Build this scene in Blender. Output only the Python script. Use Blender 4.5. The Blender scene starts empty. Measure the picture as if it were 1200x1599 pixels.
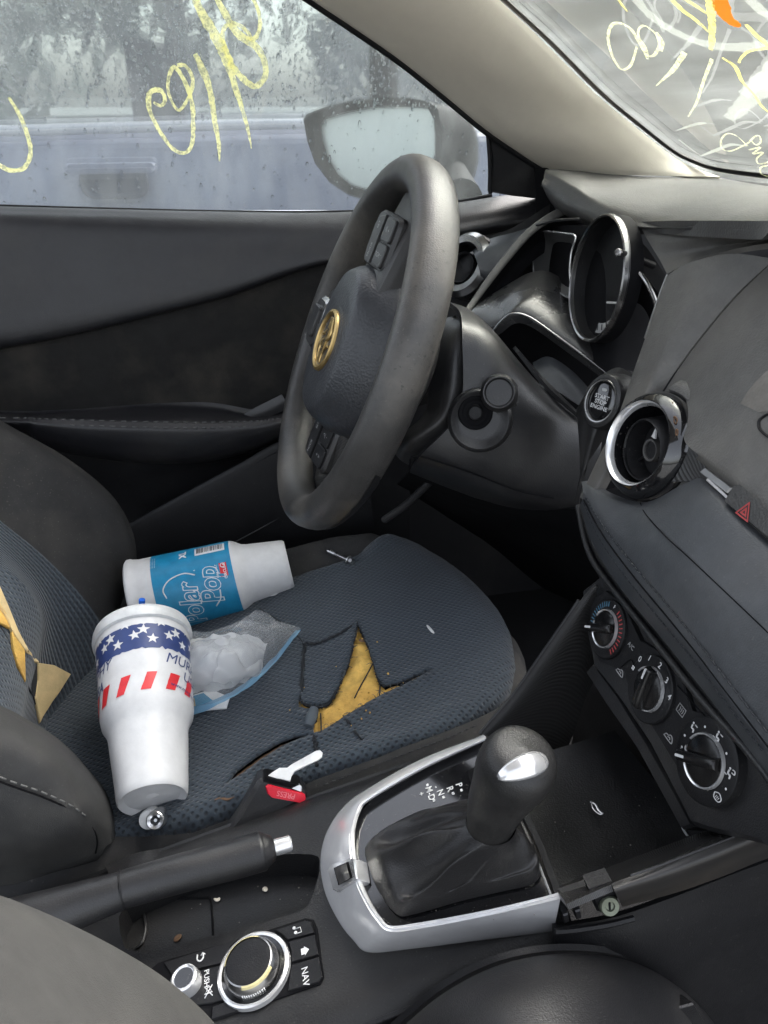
import bpy, bmesh, math, random
from math import radians, sin, cos, pi, sqrt, atan2, exp
from mathutils import Vector as V, Matrix
from mathutils import noise as mnoise
from mathutils.geometry import delaunay_2d_cdt
random.seed(4)
SC = bpy.context.scene
COL = SC.collection

# ------------------------------------------------------------------ camera, sky, sun, exposure
CAM = V((-.18, -.38, 1.11)); YAW = radians(12); PITCH = radians(28.5); FPX = 1200.0
cd = bpy.data.cameras.new('camera'); cam = bpy.data.objects.new('camera', cd); COL.objects.link(cam)
cam.location = CAM; cam.rotation_euler = (radians(90) - PITCH, 0, -YAW)
cd.sensor_fit = 'VERTICAL'; cd.sensor_height = 36; cd.lens = 36 * FPX / 1599
cd.clip_start = .02; cd.clip_end = 400
SC.camera = cam
W = bpy.data.worlds.new('World'); SC.world = W; W.use_nodes = True
nt = W.node_tree; bg = nt.nodes['Background']
sky = nt.nodes.new('ShaderNodeTexSky'); sky.sky_type = 'NISHITA'; sky.sun_disc = False
SUN_EL = radians(52); SUN_AZ = radians(55)       # azimuth measured clockwise from +Y
sky.sun_elevation = SUN_EL; sky.sun_rotation = SUN_AZ
sky.air_density = 1.0; sky.dust_density = 4.0; sky.ozone_density = 1.0
hs = nt.nodes.new('ShaderNodeHueSaturation'); hs.inputs['Saturation'].default_value = .34
nt.links.new(sky.outputs[0], hs.inputs['Color']); nt.links.new(hs.outputs[0], bg.inputs[0])
bg.inputs[1].default_value = .15
sl = bpy.data.lights.new('sun', 'SUN'); sl.energy = .9; sl.angle = radians(40); sl.color = (1, .96, .9)
so = bpy.data.objects.new('sun', sl); COL.objects.link(so); so.location = (0, -4, 8)
sd = V((sin(SUN_AZ) * cos(SUN_EL), cos(SUN_AZ) * cos(SUN_EL), sin(SUN_EL)))
so.rotation_euler = sd.to_track_quat('Z', 'Y').to_euler()
SC.view_settings.view_transform = 'Standard'; SC.view_settings.look = 'None'
SC.view_settings.exposure = 2.15; SC.view_settings.gamma = 1
SC.cycles.max_bounces = 10; SC.cycles.diffuse_bounces = 5; SC.cycles.transparent_max_bounces = 24

# ------------------------------------------------------------------ measuring: a sight line of the photograph met with a known plane of the car
FW = V((sin(YAW) * cos(PITCH), cos(YAW) * cos(PITCH), -sin(PITCH))); RT = V((cos(YAW), -sin(YAW), 0)); UP = RT.cross(FW)
def ray(x, y): return FW + RT * ((x - 600) / FPX) + UP * ((799.5 - y) / FPX)
def P(x, y, Y=None, X=None, Z=None):
    d = ray(x, y); i, v = (1, Y) if Y is not None else ((0, X) if X is not None else (2, Z))
    return CAM + d * ((v - CAM[i]) / d[i])
class Plane:
    def __init__(s, o, n): s.o = V(o); s.n = V(n).normalized()
    def __call__(s, x, y, off=0.0):
        d = ray(x, y); o = s.o + s.n * off
        return CAM + d * ((o - CAM).dot(s.n) / d.dot(s.n))
def on_height(x, y, h, off=0.0):
    d = ray(x, y); z = .53
    for _ in range(40):
        p = CAM + d * ((z - CAM.z) / d.z); z = .5 * z + .5 * (h(p.x, p.y) + off)
    return CAM + d * ((z - CAM.z) / d.z)

# ------------------------------------------------------------------ materials
MATS = {}
class N:
    def __init__(s, name):
        s.m = bpy.data.materials.new(name); s.m.use_nodes = True; s.t = s.m.node_tree; s.b = s.t.nodes['Principled BSDF']; s.out = s.t.nodes['Material Output']
    def n(s, typ, **k):
        nd = s.t.nodes.new('ShaderNode' + typ)
        for a, v in k.items():
            if a[0] == '_': nd.inputs[a[1:].replace('_', ' ')].default_value = v
            else: setattr(nd, a, v)
        return nd
    def l(s, a, b): s.t.links.new(a, b)
    def tex(s, which='Object', scale=(1, 1, 1), rot=(0, 0, 0)):
        tc = s.n('TexCoord'); mp = s.n('Mapping'); mp.inputs['Scale'].default_value = scale; mp.inputs['Rotation'].default_value = rot
        s.l(tc.outputs[which], mp.inputs[0]); return mp.outputs[0]
    def ramp(s, sock, stops):
        r = s.n('ValToRGB'); e = r.color_ramp.elements
        while len(e) < len(stops): e.new(.5)
        for q, (p, c) in zip(e, stops): q.position = p; q.color = c if len(c) == 4 else (*c, 1)
        s.l(sock, r.inputs[0]); return r.outputs[0]
    def mix(s, f, a, b):
        m = s.n('MixRGB')
        for i, v in ((0, f), (1, a), (2, b)):
            if hasattr(v, 'links'): s.l(v, m.inputs[i])
            else: m.inputs[i].default_value = v if i == 0 else ((*v, 1) if len(v) == 3 else v)
        return m.outputs[0]
    def noise(s, vec, scale, detail=3, rough=.55):
        n = s.n('TexNoise'); n.inputs['Scale'].default_value = scale; n.inputs['Detail'].default_value = detail; n.inputs['Roughness'].default_value = rough
        s.l(vec, n.inputs['Vector']); return n.outputs[0]
    def bump(s, h, strength, dist, prev=None):
        b = s.n('Bump'); b.inputs['Strength'].default_value = strength; b.inputs['Distance'].default_value = dist
        s.l(h, b.inputs['Height'])
        if prev is not None: s.l(prev, b.inputs['Normal'])
        s.l(b.outputs[0], s.b.inputs['Normal']); return b.outputs[0]
def plastic(name, col, rough=.5, grain=700, gs=.25, dirt=.25, dirtcol=(.16, .145, .125), spec=.5, dust=.0, metal=0.0, coat=0.0, streak=None, var=1.0, pits=None):
    """moulded plastic, vinyl or metal: fine grain, uneven sheen, and blotches of dust that keep their own shape"""
    k = N(name); v = k.tex()
    n1 = k.noise(v, 9, 5, .6); n2 = k.noise(v, 60, 4, .65)
    base = k.mix(k.ramp(n2, [(.3, (0, 0, 0)), (.75, (1, 1, 1))]), tuple(c * (1 - .18 * var) for c in col), tuple(min(1, c * (1 + .15 * var)) for c in col))
    if dirt:
        f = k.ramp(n1, [(.48, (0, 0, 0)), (.72, (dirt,) * 3)]); base = k.mix(f, base, dirtcol)
    if pits:
        fp_ = k.ramp(k.noise(v, pits, 3, .6), [(.60, (0, 0, 0)), (.68, (.75,) * 3)]); fz_ = k.ramp(k.noise(v, 16, 3), [(.48, (0, 0, 0)), (.62, (1, 1, 1))]); base = k.mix(k.mix(1.0, fp_, fp_) if False else fp_, base, k.mix(fz_, base, tuple(c * .45 for c in col)))
    if dust:
        f2 = k.ramp(k.noise(v, 420, 2, .5), [(.66, (0, 0, 0)), (.74, (dust,) * 3)]); base = k.mix(f2, base, (.34, .32, .29))
    k.l(base, k.b.inputs['Base Color'])
    rr = k.ramp(n1, [(.3, (rough * .85,) * 3), (.7, (min(1, rough * 1.18),) * 3)]); k.l(rr, k.b.inputs['Roughness'])
    k.b.inputs['Metallic'].default_value = metal; k.b.inputs['Specular IOR Level'].default_value = spec
    if coat: k.b.inputs['Coat Weight'].default_value = coat; k.b.inputs['Coat Roughness'].default_value = .06
    if grain:
        vo = k.n('TexVoronoi'); vo.inputs['Scale'].default_value = grain; k.l(v, vo.inputs['Vector'])
        b = k.bump(vo.outputs['Distance'], gs, .0006); k.bump(n2, .12, .002, b)
    MATS[name] = k.m; return k.m
def simple(name, col, rough=.5, metal=0.0, **kw):
    return plastic(name, col, rough, grain=0, dirt=kw.pop('dirt', .08), metal=metal, **kw)

M_dash = plastic('dash_vinyl', (.058, .057, .055), .44, 620, .35, .35, (.13, .12, .105), dust=.06)
M_dashlow = plastic('dash_hard_plastic', (.0165, .0165, .0175), .38, 900, .25, .3, (.07, .066, .06), dust=.06)
M_face = plastic('lifted_dusty_vinyl', (.098, .095, .089), .5, 620, .35, .4, (.17, .158, .138), dust=.06)  # dusty tan, base also lightened to make up for light missing here
M_pad = plastic('pad_vinyl', (.050, .0535, .058), .46, 800, .22, .25, (.095, .09, .082), dust=.08)
M_black = plastic('black_plastic', (.009, .009, .010), .5, 900, .2, .15, (.025, .024, .022), dust=.06, spec=.28)
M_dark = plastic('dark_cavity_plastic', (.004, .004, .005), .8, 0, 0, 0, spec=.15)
M_door = plastic('door_vinyl', (.0115, .0115, .0135), .46, 700, .3, .3, (.055, .05, .045))
M_insert = plastic('door_insert_cloth', (.012, .0115, .011), .85, 1100, .5, .9, (.042, .038, .032), spec=.25)
M_rim = plastic('steering_leather', (.037, .0355, .0335), .42, 800, .25, .7, (.13, .117, .098), dust=.10, var=1.5, pits=260)
M_hub = plastic('airbag_vinyl', (.026, .028, .032), .40, 420, .5, .15, (.06, .06, .06))
M_gloss = plastic('piano_black', (.006, .006, .007), .09, 0, 0, .12, (.05, .05, .048), dust=.12, coat=.6)
M_chrome = plastic('satin_chrome', (.82, .82, .83), .22, 0, 0, .14, (.5, .49, .47), metal=.5, dust=.04, var=.35)
M_silver = plastic('bright_chrome', (.80, .80, .80), .2, 0, 0, .1, (.5, .5, .48), metal=.7)
M_smoke = plastic('dark_chrome', (.36, .355, .35), .26, 0, 0, .1, metal=1.0)
M_pillar = plastic('pillar_trim', (.62, .57, .475), .62, 1100, .10, .10, (.54, .51, .45), var=.15)
M_roof = plastic('headliner', (.5, .47, .42), .9, 800, .3, .1, (.4, .37, .33))
M_bolster = plastic('bolster_cloth', (.0155, .0155, .016), .85, 1500, .5, .5, (.075, .07, .062), dust=.12)
M_bolster2 = plastic('near_bolster_cloth', (.026, .026, .0255), .72, 1300, .4, .4, (.085, .08, .07), dust=.08)
M_pass = plastic('passenger_cloth', (.036, .0355, .033), .85, 1500, .5, .3, (.08, .076, .066))
M_passc = plastic('passenger_cushion_vinyl', (.012, .012, .013), .5, 900, .35, .4, (.045, .042, .038), dust=.08)
M_carpet = plastic('carpet', (.006, .006, .007), .95, 500, .8, .4, (.02, .019, .017))
M_cons = plastic('console_plastic', (.009, .009, .0095), .42, 700, .35, .35, (.036, .034, .031), dust=.06, spec=.4)
M_boot = plastic('boot_leather', (.0135, .013, .0135), .38, 900, .3, .3, (.045, .043, .04))
M_hbrake = plastic('brake_leather', (.012, .012, .013), .42, 800, .25, .35, (.04, .038, .035), dust=.06)
M_knob = plastic('shifter_leather', (.012, .012, .012), .46, 1000, .3, .1)
M_foam = plastic('yellow_foam', (.68, .42, .10), .95, 500, .9, .7, (.34, .17, .035), var=2.0, pits=200)
M_foam2 = plastic('cream_foam', (.62, .47, .24), .95, 900, .7, .4, (.48, .34, .15))
M_fray = plastic('frayed_thread', (.012, .014, .017), .9, 0, 0, 0)
M_cupw = plastic('white_foam_cup', (.61, .61, .61), .42, 900, .06, .12, (.52, .50, .47), var=.45)
M_lid = plastic('translucent_lid', (.58, .59, .59), .3, 0, 0, .2, (.6, .58, .55))
M_white = simple('white_plastic', (.75, .75, .74), .35)
M_ink = simple('white_ink', (.62, .62, .62), .6)
M_inkd = simple('pale_ink', (.35, .35, .35), .6)
M_navy = simple('navy_ink', (.020, .042, .155), .45)
M_redink = simple('red_ink', (.62, .018, .025), .45)
M_blue = simple('cyan_print', (.012, .23, .42), .4)
M_bluedk = simple('blue_print', (.01, .09, .30), .4)
M_blackink = simple('black_ink', (.02, .02, .02), .5)
M_grit = simple('grey_grit', (.16, .15, .135), .9)
M_straw = simple('blue_straw', (.02, .13, .60), .3)
M_red = simple('red_button', (.72, .012, .035), .35)
M_redline = simple('red_mark', (.45, .06, .06), .6)
M_bluemark = simple('blue_mark', (.06, .16, .24), .6)
M_gold = plastic('worn_gold', (.56, .40, .17), .36, 0, 0, .5, (.30, .20, .08), metal=1.0)
M_steel = plastic('steel', (.6, .6, .6), .28, 0, 0, .3, (.3, .28, .26), metal=1.0)
M_paper = simple('paper_card', (.7, .71, .72), .7)
M_leaf = simple('dry_leaf', (.13, .07, .035), .8)
M_tape = simple('worn_coating', (.66, .58, .30), .55)
M_brass = simple('screw_zinc', (.15, .165, .125), .4, .6)

def fabric(name, col, hole, pitch=(.0062, .0050), rib=False, rot=0.0):
    """knitted seat cloth: rows of small pits in the weave (UV in metres)"""
    k = N(name); v = k.tex('UV', (1 / pitch[0], 1 / pitch[1], 1), (0, 0, radians(45)))
    vo = k.n('TexVoronoi', voronoi_dimensions='2D'); vo.inputs['Scale'].default_value = 1.0; vo.inputs['Randomness'].default_value = .12
    k.l(v, vo.inputs['Vector'])
    pit = k.ramp(vo.outputs['Distance'], [(.12, (0, 0, 0)), (.36, (1, 1, 1))])
    o = k.tex(); fine = k.noise(o, 1400, 2, .6); big = k.noise(o, 14, 4, .6)
    base = k.mix(k.ramp(big, [(.35, (0, 0, 0)), (.7, (1, 1, 1))]), tuple(c * .86 for c in col), tuple(c * 1.12 for c in col))
    base = k.mix(k.ramp(k.noise(o, 300, 2), [(.70, (0, 0, 0)), (.78, (.35,) * 3)]), base, (.2, .19, .17))
    base = k.mix(pit, hole, base); h = pit
    if rib:
        wv = k.n('TexWave', wave_type='BANDS', bands_direction='Y'); wv.inputs['Scale'].default_value = .314 / .0062; wv.inputs['Distortion'].default_value = .4
        k.l(k.tex('UV'), wv.inputs['Vector'])
        base = k.mix(k.ramp(wv.outputs['Fac'], [(.05, (.75,) * 3), (.4, (0, 0, 0))]), base, hole)
        h = wv.outputs['Fac']
    k.l(base, k.b.inputs['Base Color']); k.b.inputs['Roughness'].default_value = .9; k.b.inputs['Sheen Weight'].default_value = .15
    b = k.bump(h, .8, .0015); k.bump(fine, .3, .0006, b)
    MATS[name] = k.m; return k.m
M_seat = fabric('seat_mesh_cloth', (.032, .044, .057), (.012, .017, .023))
M_rib = fabric('seat_rib_cloth', (.037, .050, .064), (.012, .017, .023), rib=True)

def ribbed(name, col, pitch, rough=.4, axis='X', sc=(1, 1, 1)):
    k = N(name); v = k.tex('UV', sc)
    wv = k.n('TexWave', wave_type='BANDS', bands_direction=axis); wv.inputs['Scale'].default_value = 1 / pitch / 20 * pi * 2; wv.inputs['Distortion'].default_value = 0
    k.l(v, wv.inputs['Vector'])
    k.l(k.mix(wv.outputs['Fac'], tuple(c * .7 for c in col), tuple(c * 1.3 for c in col)), k.b.inputs['Base Color'])
    k.b.inputs['Roughness'].default_value = rough; k.bump(wv.outputs['Fac'], .35, .0008)
    MATS[name] = k.m; return k.m
M_carbon = ribbed('ridged_plastic', (.020, .0195, .019), .0019, .4, 'DIAGONAL', (1, -1, 1))
M_carbon2 = ribbed('ridged_trim', (.032, .031, .030), .0016, .33)

def glass(name, haze, tint, streaks=True, blur=.0):
    """wet dirty pane: clear where clean, a milky film in streaks that catches the daylight"""
    k = N(name); v = k.tex('Object')
    tr = k.n('BsdfTransparent'); tr.inputs[0].default_value = (*tint, 1)
    df = k.n('BsdfTranslucent'); df.inputs[0].default_value = (.86, .90, .88, 1)
    d2 = k.n('BsdfDiffuse'); d2.inputs[0].default_value = (.55, .56, .56, 1)
    gl = k.n('BsdfGlossy'); gl.inputs['Roughness'].default_value = .04
    mA = k.n('MixShader'); mA.inputs[0].default_value = .12; k.l(df.outputs[0], mA.inputs[1]); k.l(d2.outputs[0], mA.inputs[2])
    st = k.noise(k.tex('Object', (38, 3, 9), (0, 0, 0)), 1.0, 6, .65); bl = k.noise(v, 5.5, 5, .6)
    fA = k.ramp(st, [(.38, (haze * .75,) * 3), (.70, (haze * 1.35,) * 3)]); fB = k.ramp(bl, [(.35, (.75,) * 3), (.7, (1.2,) * 3)])
    mu = k.n('Math', operation='MULTIPLY', use_clamp=True); k.l(fA, mu.inputs[0]); k.l(fB, mu.inputs[1])
    mB = k.n('MixShader'); k.l(mu.outputs[0], mB.inputs[0]); src = tr.outputs[0]
    if blur:
        rf = k.n('BsdfRefraction'); rf.inputs['Color'].default_value = (*tint, 1); rf.inputs['IOR'].default_value = 1.04; rf.inputs['Roughness'].default_value = blur
        mX = k.n('MixShader'); mX.inputs[0].default_value = .72; k.l(tr.outputs[0], mX.inputs[1]); k.l(rf.outputs[0], mX.inputs[2]); src = mX.outputs[0]
    k.l(src, mB.inputs[1]); k.l(mA.outputs[0], mB.inputs[2])
    fr = k.n('Fresnel'); fr.inputs[0].default_value = 1.35
    mC = k.n('MixShader'); k.l(fr.outputs[0], mC.inputs[0]); k.l(mB.outputs[0], mC.inputs[1]); k.l(gl.outputs[0], mC.inputs[2])
    k.l(mC.outputs[0], k.out.inputs[0]); MATS[name] = k.m; return k.m
M_glass = glass('wet_side_glass', .055, (.90, .93, .93), blur=.13)
M_wsglass = glass('hazy_windscreen', .20, (.925, .94, .905), blur=.10)
def film(name, col, alpha, rough=.15, tl=.4, patchy=0):
    k = N(name); tr = k.n('BsdfTransparent'); ts = k.n('BsdfTranslucent'); ts.inputs[0].default_value = (*col, 1)
    gl = k.n('BsdfGlossy'); gl.inputs['Roughness'].default_value = rough
    df = k.n('BsdfDiffuse'); df.inputs[0].default_value = (*col, 1)
    a = k.n('MixShader'); a.inputs[0].default_value = 1 - tl; k.l(ts.outputs[0], a.inputs[1]); k.l(df.outputs[0], a.inputs[2])
    b = k.n('MixShader'); b.inputs[0].default_value = alpha; k.l(tr.outputs[0], b.inputs[1]); k.l(a.outputs[0], b.inputs[2])
    if patchy: k.l(k.ramp(k.noise(k.tex(), patchy, 4, .7), [(.36, (alpha * .35,) * 3), (.56, (alpha,) * 3)]), b.inputs[0])
    lw = k.n('LayerWeight'); lw.inputs[0].default_value = .12
    c = k.n('MixShader'); k.l(lw.outputs['Fresnel'], c.inputs[0]); k.l(b.outputs[0], c.inputs[1]); k.l(gl.outputs[0], c.inputs[2])
    k.l(c.outputs[0], k.out.inputs[0])
    MATS[name] = k.m; return k.m
M_bag = film('clear_bag_film', (.94, .96, .98), .22, .12)
M_bagzip = film('blue_zip_strip', (.35, .62, .82), .6)
M_bagfold = film('folded_bag_film', (.96, .97, .98), .55, .22)
M_glare = film('painted_glare', (.80, .83, .76), .22, .5, .95); M_wsmark = film('thin_yellow_marker', (.72, .64, .18), .78, .8, .92, 170); M_wspale = film('thin_pale_marker', (.68, .68, .42), .7, .8, .92, 170)  # the first of these paints glare on the pane
M_marker = film('yellow_marker', (1, .95, .46), .9, .8, .92, 170); M_marker2 = film('white_marker', (1, .99, .84), .85, .8, .92)
def drop_mat():
    k = N('water_drop'); tr = k.n('BsdfTransparent'); gl = k.n('BsdfGlossy'); gl.inputs['Roughness'].default_value = .03
    rf = k.n('BsdfRefraction'); rf.inputs['IOR'].default_value = 1.25; rf.inputs['Roughness'].default_value = .02
    a = k.n('MixShader'); a.inputs[0].default_value = .55; k.l(tr.outputs[0], a.inputs[1]); k.l(rf.outputs[0], a.inputs[2])
    fr = k.n('Fresnel'); fr.inputs[0].default_value = 1.5
    b = k.n('MixShader'); k.l(fr.outputs[0], b.inputs[0]); k.l(a.outputs[0], b.inputs[1]); k.l(gl.outputs[0], b.inputs[2])
    k.l(b.outputs[0], k.out.inputs[0]); return k.m
M_drop = drop_mat()
M_orange = film('orange_paint', (.50, .13, .004), .95, .5, .8); M_yellowthick = film('yellow_paint', (.95, .85, .15), .9, .6, .85)

# ------------------------------------------------------------------ mesh helpers
WL = {}
def wl(o): return WL[o.name] if o is not None else V((0, 0, 0))
def thing(name, label, cat, loc, group=None):
    o = bpy.data.objects.new(name, None); COL.objects.link(o); o.location = loc; o.empty_display_size = .02
    o['label'] = label; o['category'] = cat
    if group: o['group'] = group
    WL[o.name] = V(loc); return o
def tag(o, label, cat=None, group=None, kind=None):
    if label: o['label'] = label
    if cat: o['category'] = cat
    if group: o['group'] = group
    if kind: o['kind'] = kind
    return o
def obj(name, vs, fs, mat, parent=None, sharp=40, uv=None, label=None, kind=None):
    vs = [V(v) for v in vs]
    c = sum(vs, V((0, 0, 0))) / max(1, len(vs))
    me = bpy.data.meshes.new(name); me.from_pydata([v - c for v in vs], [], fs)
    if mat: me.materials.append(mat)
    if uv is not None:
        ul = me.uv_layers.new(name='UVMap')
        for lp in me.loops: ul.data[lp.index].uv = uv[lp.vertex_index]
    for p in me.polygons: p.use_smooth = True
    if sharp: me.set_sharp_from_angle(angle=radians(sharp))
    me.update()
    o = bpy.data.objects.new(name, me); COL.objects.link(o)
    o.location = c - wl(parent)
    if parent: o.parent = parent
    WL[o.name] = c
    if label: o['label'] = label
    if kind: o['kind'] = kind
    return o
def cr(pts, n):
    """Catmull-Rom through points (Vectors, or tuples of floats), n steps a span"""
    if len(pts) < 3: return [pts[0].lerp(pts[-1], i / n) for i in range(n + 1)]
    out = []
    for i in range(len(pts) - 1):
        p1, p2 = pts[i], pts[i + 1]; p0 = pts[i - 1] if i else p1 * 2 - p2; p3 = pts[i + 2] if i + 2 < len(pts) else p2 * 2 - p1
        for s in range(n):
            t = s / n; out.append(.5 * ((2 * p1) + (p2 - p0) * t + (2 * p0 - 5 * p1 + 4 * p2 - p3) * t * t + (3 * p1 - p0 - 3 * p2 + p3) * t ** 3))
    out.append(pts[-1].copy()); return out
def ccr(pts, n):
    """closed Catmull-Rom"""
    out = []; m = len(pts)
    for i in range(m):
        p0, p1, p2, p3 = pts[i - 1], pts[i], pts[(i + 1) % m], pts[(i + 2) % m]
        for s in range(n):
            t = s / n; out.append(.5 * ((2 * p1) + (p2 - p0) * t + (2 * p0 - 5 * p1 + 4 * p2 - p3) * t * t + (3 * p1 - p0 - 3 * p2 + p3) * t ** 3))
    return out
def sheet(rows, nu=6, nv=6):
    r2 = [cr(r, nu) for r in rows]; cols = list(zip(*r2)); c2 = [cr(list(c), nv) for c in cols]
    return [list(r) for r in zip(*c2)]
def patch(name, rows, mat, parent=None, nu=6, nv=6, thick=.004, warp=None, smooth=True, sharp=60, label=None, back=None):
    """a sheet through the control rows, given a real thickness away from the viewer's side"""
    g = sheet(rows, nu, nv) if smooth else rows
    R, Cc = len(g), len(g[0])
    if warp: g = [[warp(p, i / (R - 1), j / (Cc - 1)) for j, p in enumerate(r)] for i, r in enumerate(g)]
    nrm = []
    for i in range(R):
        for j in range(Cc):
            a = g[i][min(j + 1, Cc - 1)] - g[i][max(j - 1, 0)]; b = g[min(i + 1, R - 1)][j] - g[max(i - 1, 0)][j]
            nrm.append(a.cross(b).normalized())
    vs = [p for r in g for p in r]; mid = vs[len(vs) // 2]
    s = 1 if sum((n.dot(CAM - v) for n, v in zip(nrm, vs))) > 0 else -1
    uv = []
    ulen = sum((g[R // 2][j + 1] - g[R // 2][j]).length for j in range(Cc - 1)); vlen = sum((g[i + 1][Cc // 2] - g[i][Cc // 2]).length for i in range(R - 1))
    for i in range(R):
        for j in range(Cc): uv.append((j / (Cc - 1) * ulen, i / (R - 1) * vlen))
    fs = []
    idx = lambda i, j: i * Cc + j
    for i in range(R - 1):
        for j in range(Cc - 1):
            q = (idx(i, j), idx(i, j + 1), idx(i + 1, j + 1), idx(i + 1, j)); fs.append(q if s > 0 else q[::-1])
    if thick:
        n0 = len(vs); vs = vs + [v - n * s * thick for v, n in zip(vs, nrm)]; uv = uv + uv
        for f in list(fs): fs.append(tuple(n0 + k for k in reversed(f)))
        edge = [idx(0, j) for j in range(Cc)] + [idx(i, Cc - 1) for i in range(1, R)] + [idx(R - 1, j) for j in range(Cc - 2, -1, -1)] + [idx(i, 0) for i in range(R - 2, 0, -1)]
        for a, b in zip(edge, edge[1:] + edge[:1]):
            q = (a, n0 + a, n0 + b, b); fs.append(q if s > 0 else q[::-1])
    return obj(name, vs, fs, mat, parent, sharp, uv, label)
def tube_mesh(pts, rad, n=10, flat=None, caps=True):
    """round bar along points; rad a number or one per point; flat=(normal, factor) squashes it"""
    m = len(pts); rad = [rad] * m if isinstance(rad, (int, float)) else rad
    vs, fs = [], []; prev = None
    for i, p in enumerate(pts):
        t = (pts[min(i + 1, m - 1)] - pts[max(i - 1, 0)]).normalized()
        if prev is None: a = t.orthogonal().normalized()
        else: a = (prev - t * prev.dot(t)).normalized()
        if flat: a = (flat[0] - t * flat[0].dot(t)).normalized()
        prev = a; b = t.cross(a)
        for k in range(n):
            q = 2 * pi * k / n; vs.append(p + (a * (cos(q) * (flat[1] if flat else 1)) + b * sin(q)) * rad[i])
    for i in range(m - 1):
        for k in range(n): fs.append((i * n + k, i * n + (k + 1) % n, (i + 1) * n + (k + 1) % n, (i + 1) * n + k))
    if caps: fs += [tuple(range(n))[::-1], tuple((m - 1) * n + k for k in range(n))]
    return vs, fs
def tube(name, pts, rad, mat, parent=None, n=10, sm=4, flat=None, label=None, kind=None, sharp=50):
    if sm > 1:
        if not isinstance(rad, (int, float)):
            rr = [V((r, 0, 0)) for r in rad]; rad = [q.x for q in cr(rr, sm)] if len(rr) > 2 else [rad[0] + (rad[-1] - rad[0]) * i / sm for i in range(sm + 1)]
        pts = cr(pts, sm)
    vs, fs = tube_mesh(pts, rad, n, flat); return obj(name, vs, fs, mat, parent, sharp, label=label, kind=kind)
class Frame:
    def __init__(s, o, z, x=None):
        s.o = V(o); s.z = V(z).normalized(); x = V(x) if x is not None else s.z.orthogonal()
        s.x = (x - s.z * x.dot(s.z)).normalized(); s.y = s.z.cross(s.x)
    def __call__(s, x, y, z=0.0): return s.o + s.x * x + s.y * y + s.z * z
    def at(s, x, y, z=0.0): f = Frame(s(x, y, z), s.z, s.x); return f
def lathe_mesh(fr, prof, n=40, a0=0, a1=2 * pi, ex=1.0, ey=1.0):
    full = abs(a1 - a0 - 2 * pi) < 1e-6; m = n if full else n + 1; vs, fs = [], []
    for r, z in prof:
        for k in range(m):
            q = a0 + (a1 - a0) * k / n; vs.append(fr(r * ex * cos(q), r * ey * sin(q), z))
    for i in range(len(prof) - 1):
        for k in range(n):
            k2 = (k + 1) % m; fs.append((i * m + k, i * m + k2, (i + 1) * m + k2, (i + 1) * m + k))
    return vs, fs
def lathe(name, fr, prof, mat, parent=None, n=40, sharp=35, label=None, ex=1.0, ey=1.0, **k):
    vs, fs = lathe_mesh(fr, prof, n, ex=ex, ey=ey, **k); return obj(name, vs, fs, mat, parent, sharp, label=label)
def slab(name, top, down, mat, parent=None, bev=0.0, label=None, sharp=35, kind=None):
    """polygon plate: top outline and the vector to its underside, with a small bevelled rim"""
    m = len(top); c = sum(top, V((0, 0, 0))) / m; vs = []
    if bev:
        d = V(down).normalized() * bev
        ins = [p + (c - p).normalized() * bev for p in top]
        vs = ins + [p + d for p in top] + [p + V(down) for p in top]; L = 3
    else: vs = list(top) + [p + V(down) for p in top]; L = 2
    fs = [tuple(range(m))]
    for l in range(L - 1):
        for k in range(m): fs.append((l * m + k, (l + 1) * m + k, (l + 1) * m + (k + 1) % m, l * m + (k + 1) % m))
    fs.append(tuple((L - 1) * m + k for k in reversed(range(m))))
    # face the cap away from `down`
    nrm = V((0, 0, 0))
    for a, b in zip(top, top[1:] + top[:1]): nrm += (a - c).cross(b - c)
    if nrm.dot(V(down)) > 0: fs = [f[::-1] for f in fs]
    return obj(name, vs, fs, mat, parent, sharp, label=label, kind=kind)
def rrect(w, h, r, n=5):
    out = []
    for cx, cy, a in ((w / 2 - r, h / 2 - r, 0), (-w / 2 + r, h / 2 - r, 90), (-w / 2 + r, -h / 2 + r, 180), (w / 2 - r, -h / 2 + r, 270)):
        for k in range(n + 1):
            q = radians(a + 90 * k / n); out.append((cx + r * cos(q), cy + r * sin(q)))
    return out
def plate(name, fr, outline, z0, z1, mat, parent=None, bev=.0008, label=None):
    return slab(name, [fr(x, y, z1) for x, y in outline], fr.z * (z0 - z1), mat, parent, bev, label)
def ngon_ring(c, r, n=24): return [(c[0] + r * cos(2 * pi * k / n), c[1] + r * sin(2 * pi * k / n)) for k in range(n)]
TXT = {}
def text_mesh(s, bold=0.0, shear=0.0):
    key = (s, bold, shear)
    if key in TXT: return TXT[key]
    cu = bpy.data.curves.new('t', 'FONT'); cu.body = s; cu.size = 1; cu.align_x = 'CENTER'; cu.align_y = 'CENTER'; cu.offset = bold; cu.shear = shear; cu.resolution_u = 3
    o = bpy.data.objects.new('t', cu); COL.objects.link(o); dg = bpy.context.evaluated_depsgraph_get()
    me = bpy.data.meshes.new_from_object(o.evaluated_get(dg))
    r = ([v.co.copy() for v in me.vertices], [tuple(p.vertices) for p in me.polygons])
    bpy.data.objects.remove(o); bpy.data.curves.remove(cu); bpy.data.meshes.remove(me); TXT[key] = r; return r
def extrude_flat(vs, fs, f, th):
    """flat print: map 2-D verts with f(x, y, h) and give them a printed thickness"""
    n = len(vs); out = [f(v.x, v.y, th) for v in vs]
    return out, list(fs)
def text(name, s, size, fr, mat, parent=None, bold=0.0, shear=0.0, h=.00025, wx=1.0, label=None):
    vs, fs = text_mesh(s, bold, shear)
    return obj(name, [fr(v.x * size * wx, v.y * size, h) for v in vs], fs, mat, parent, 0, label=label)
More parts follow.
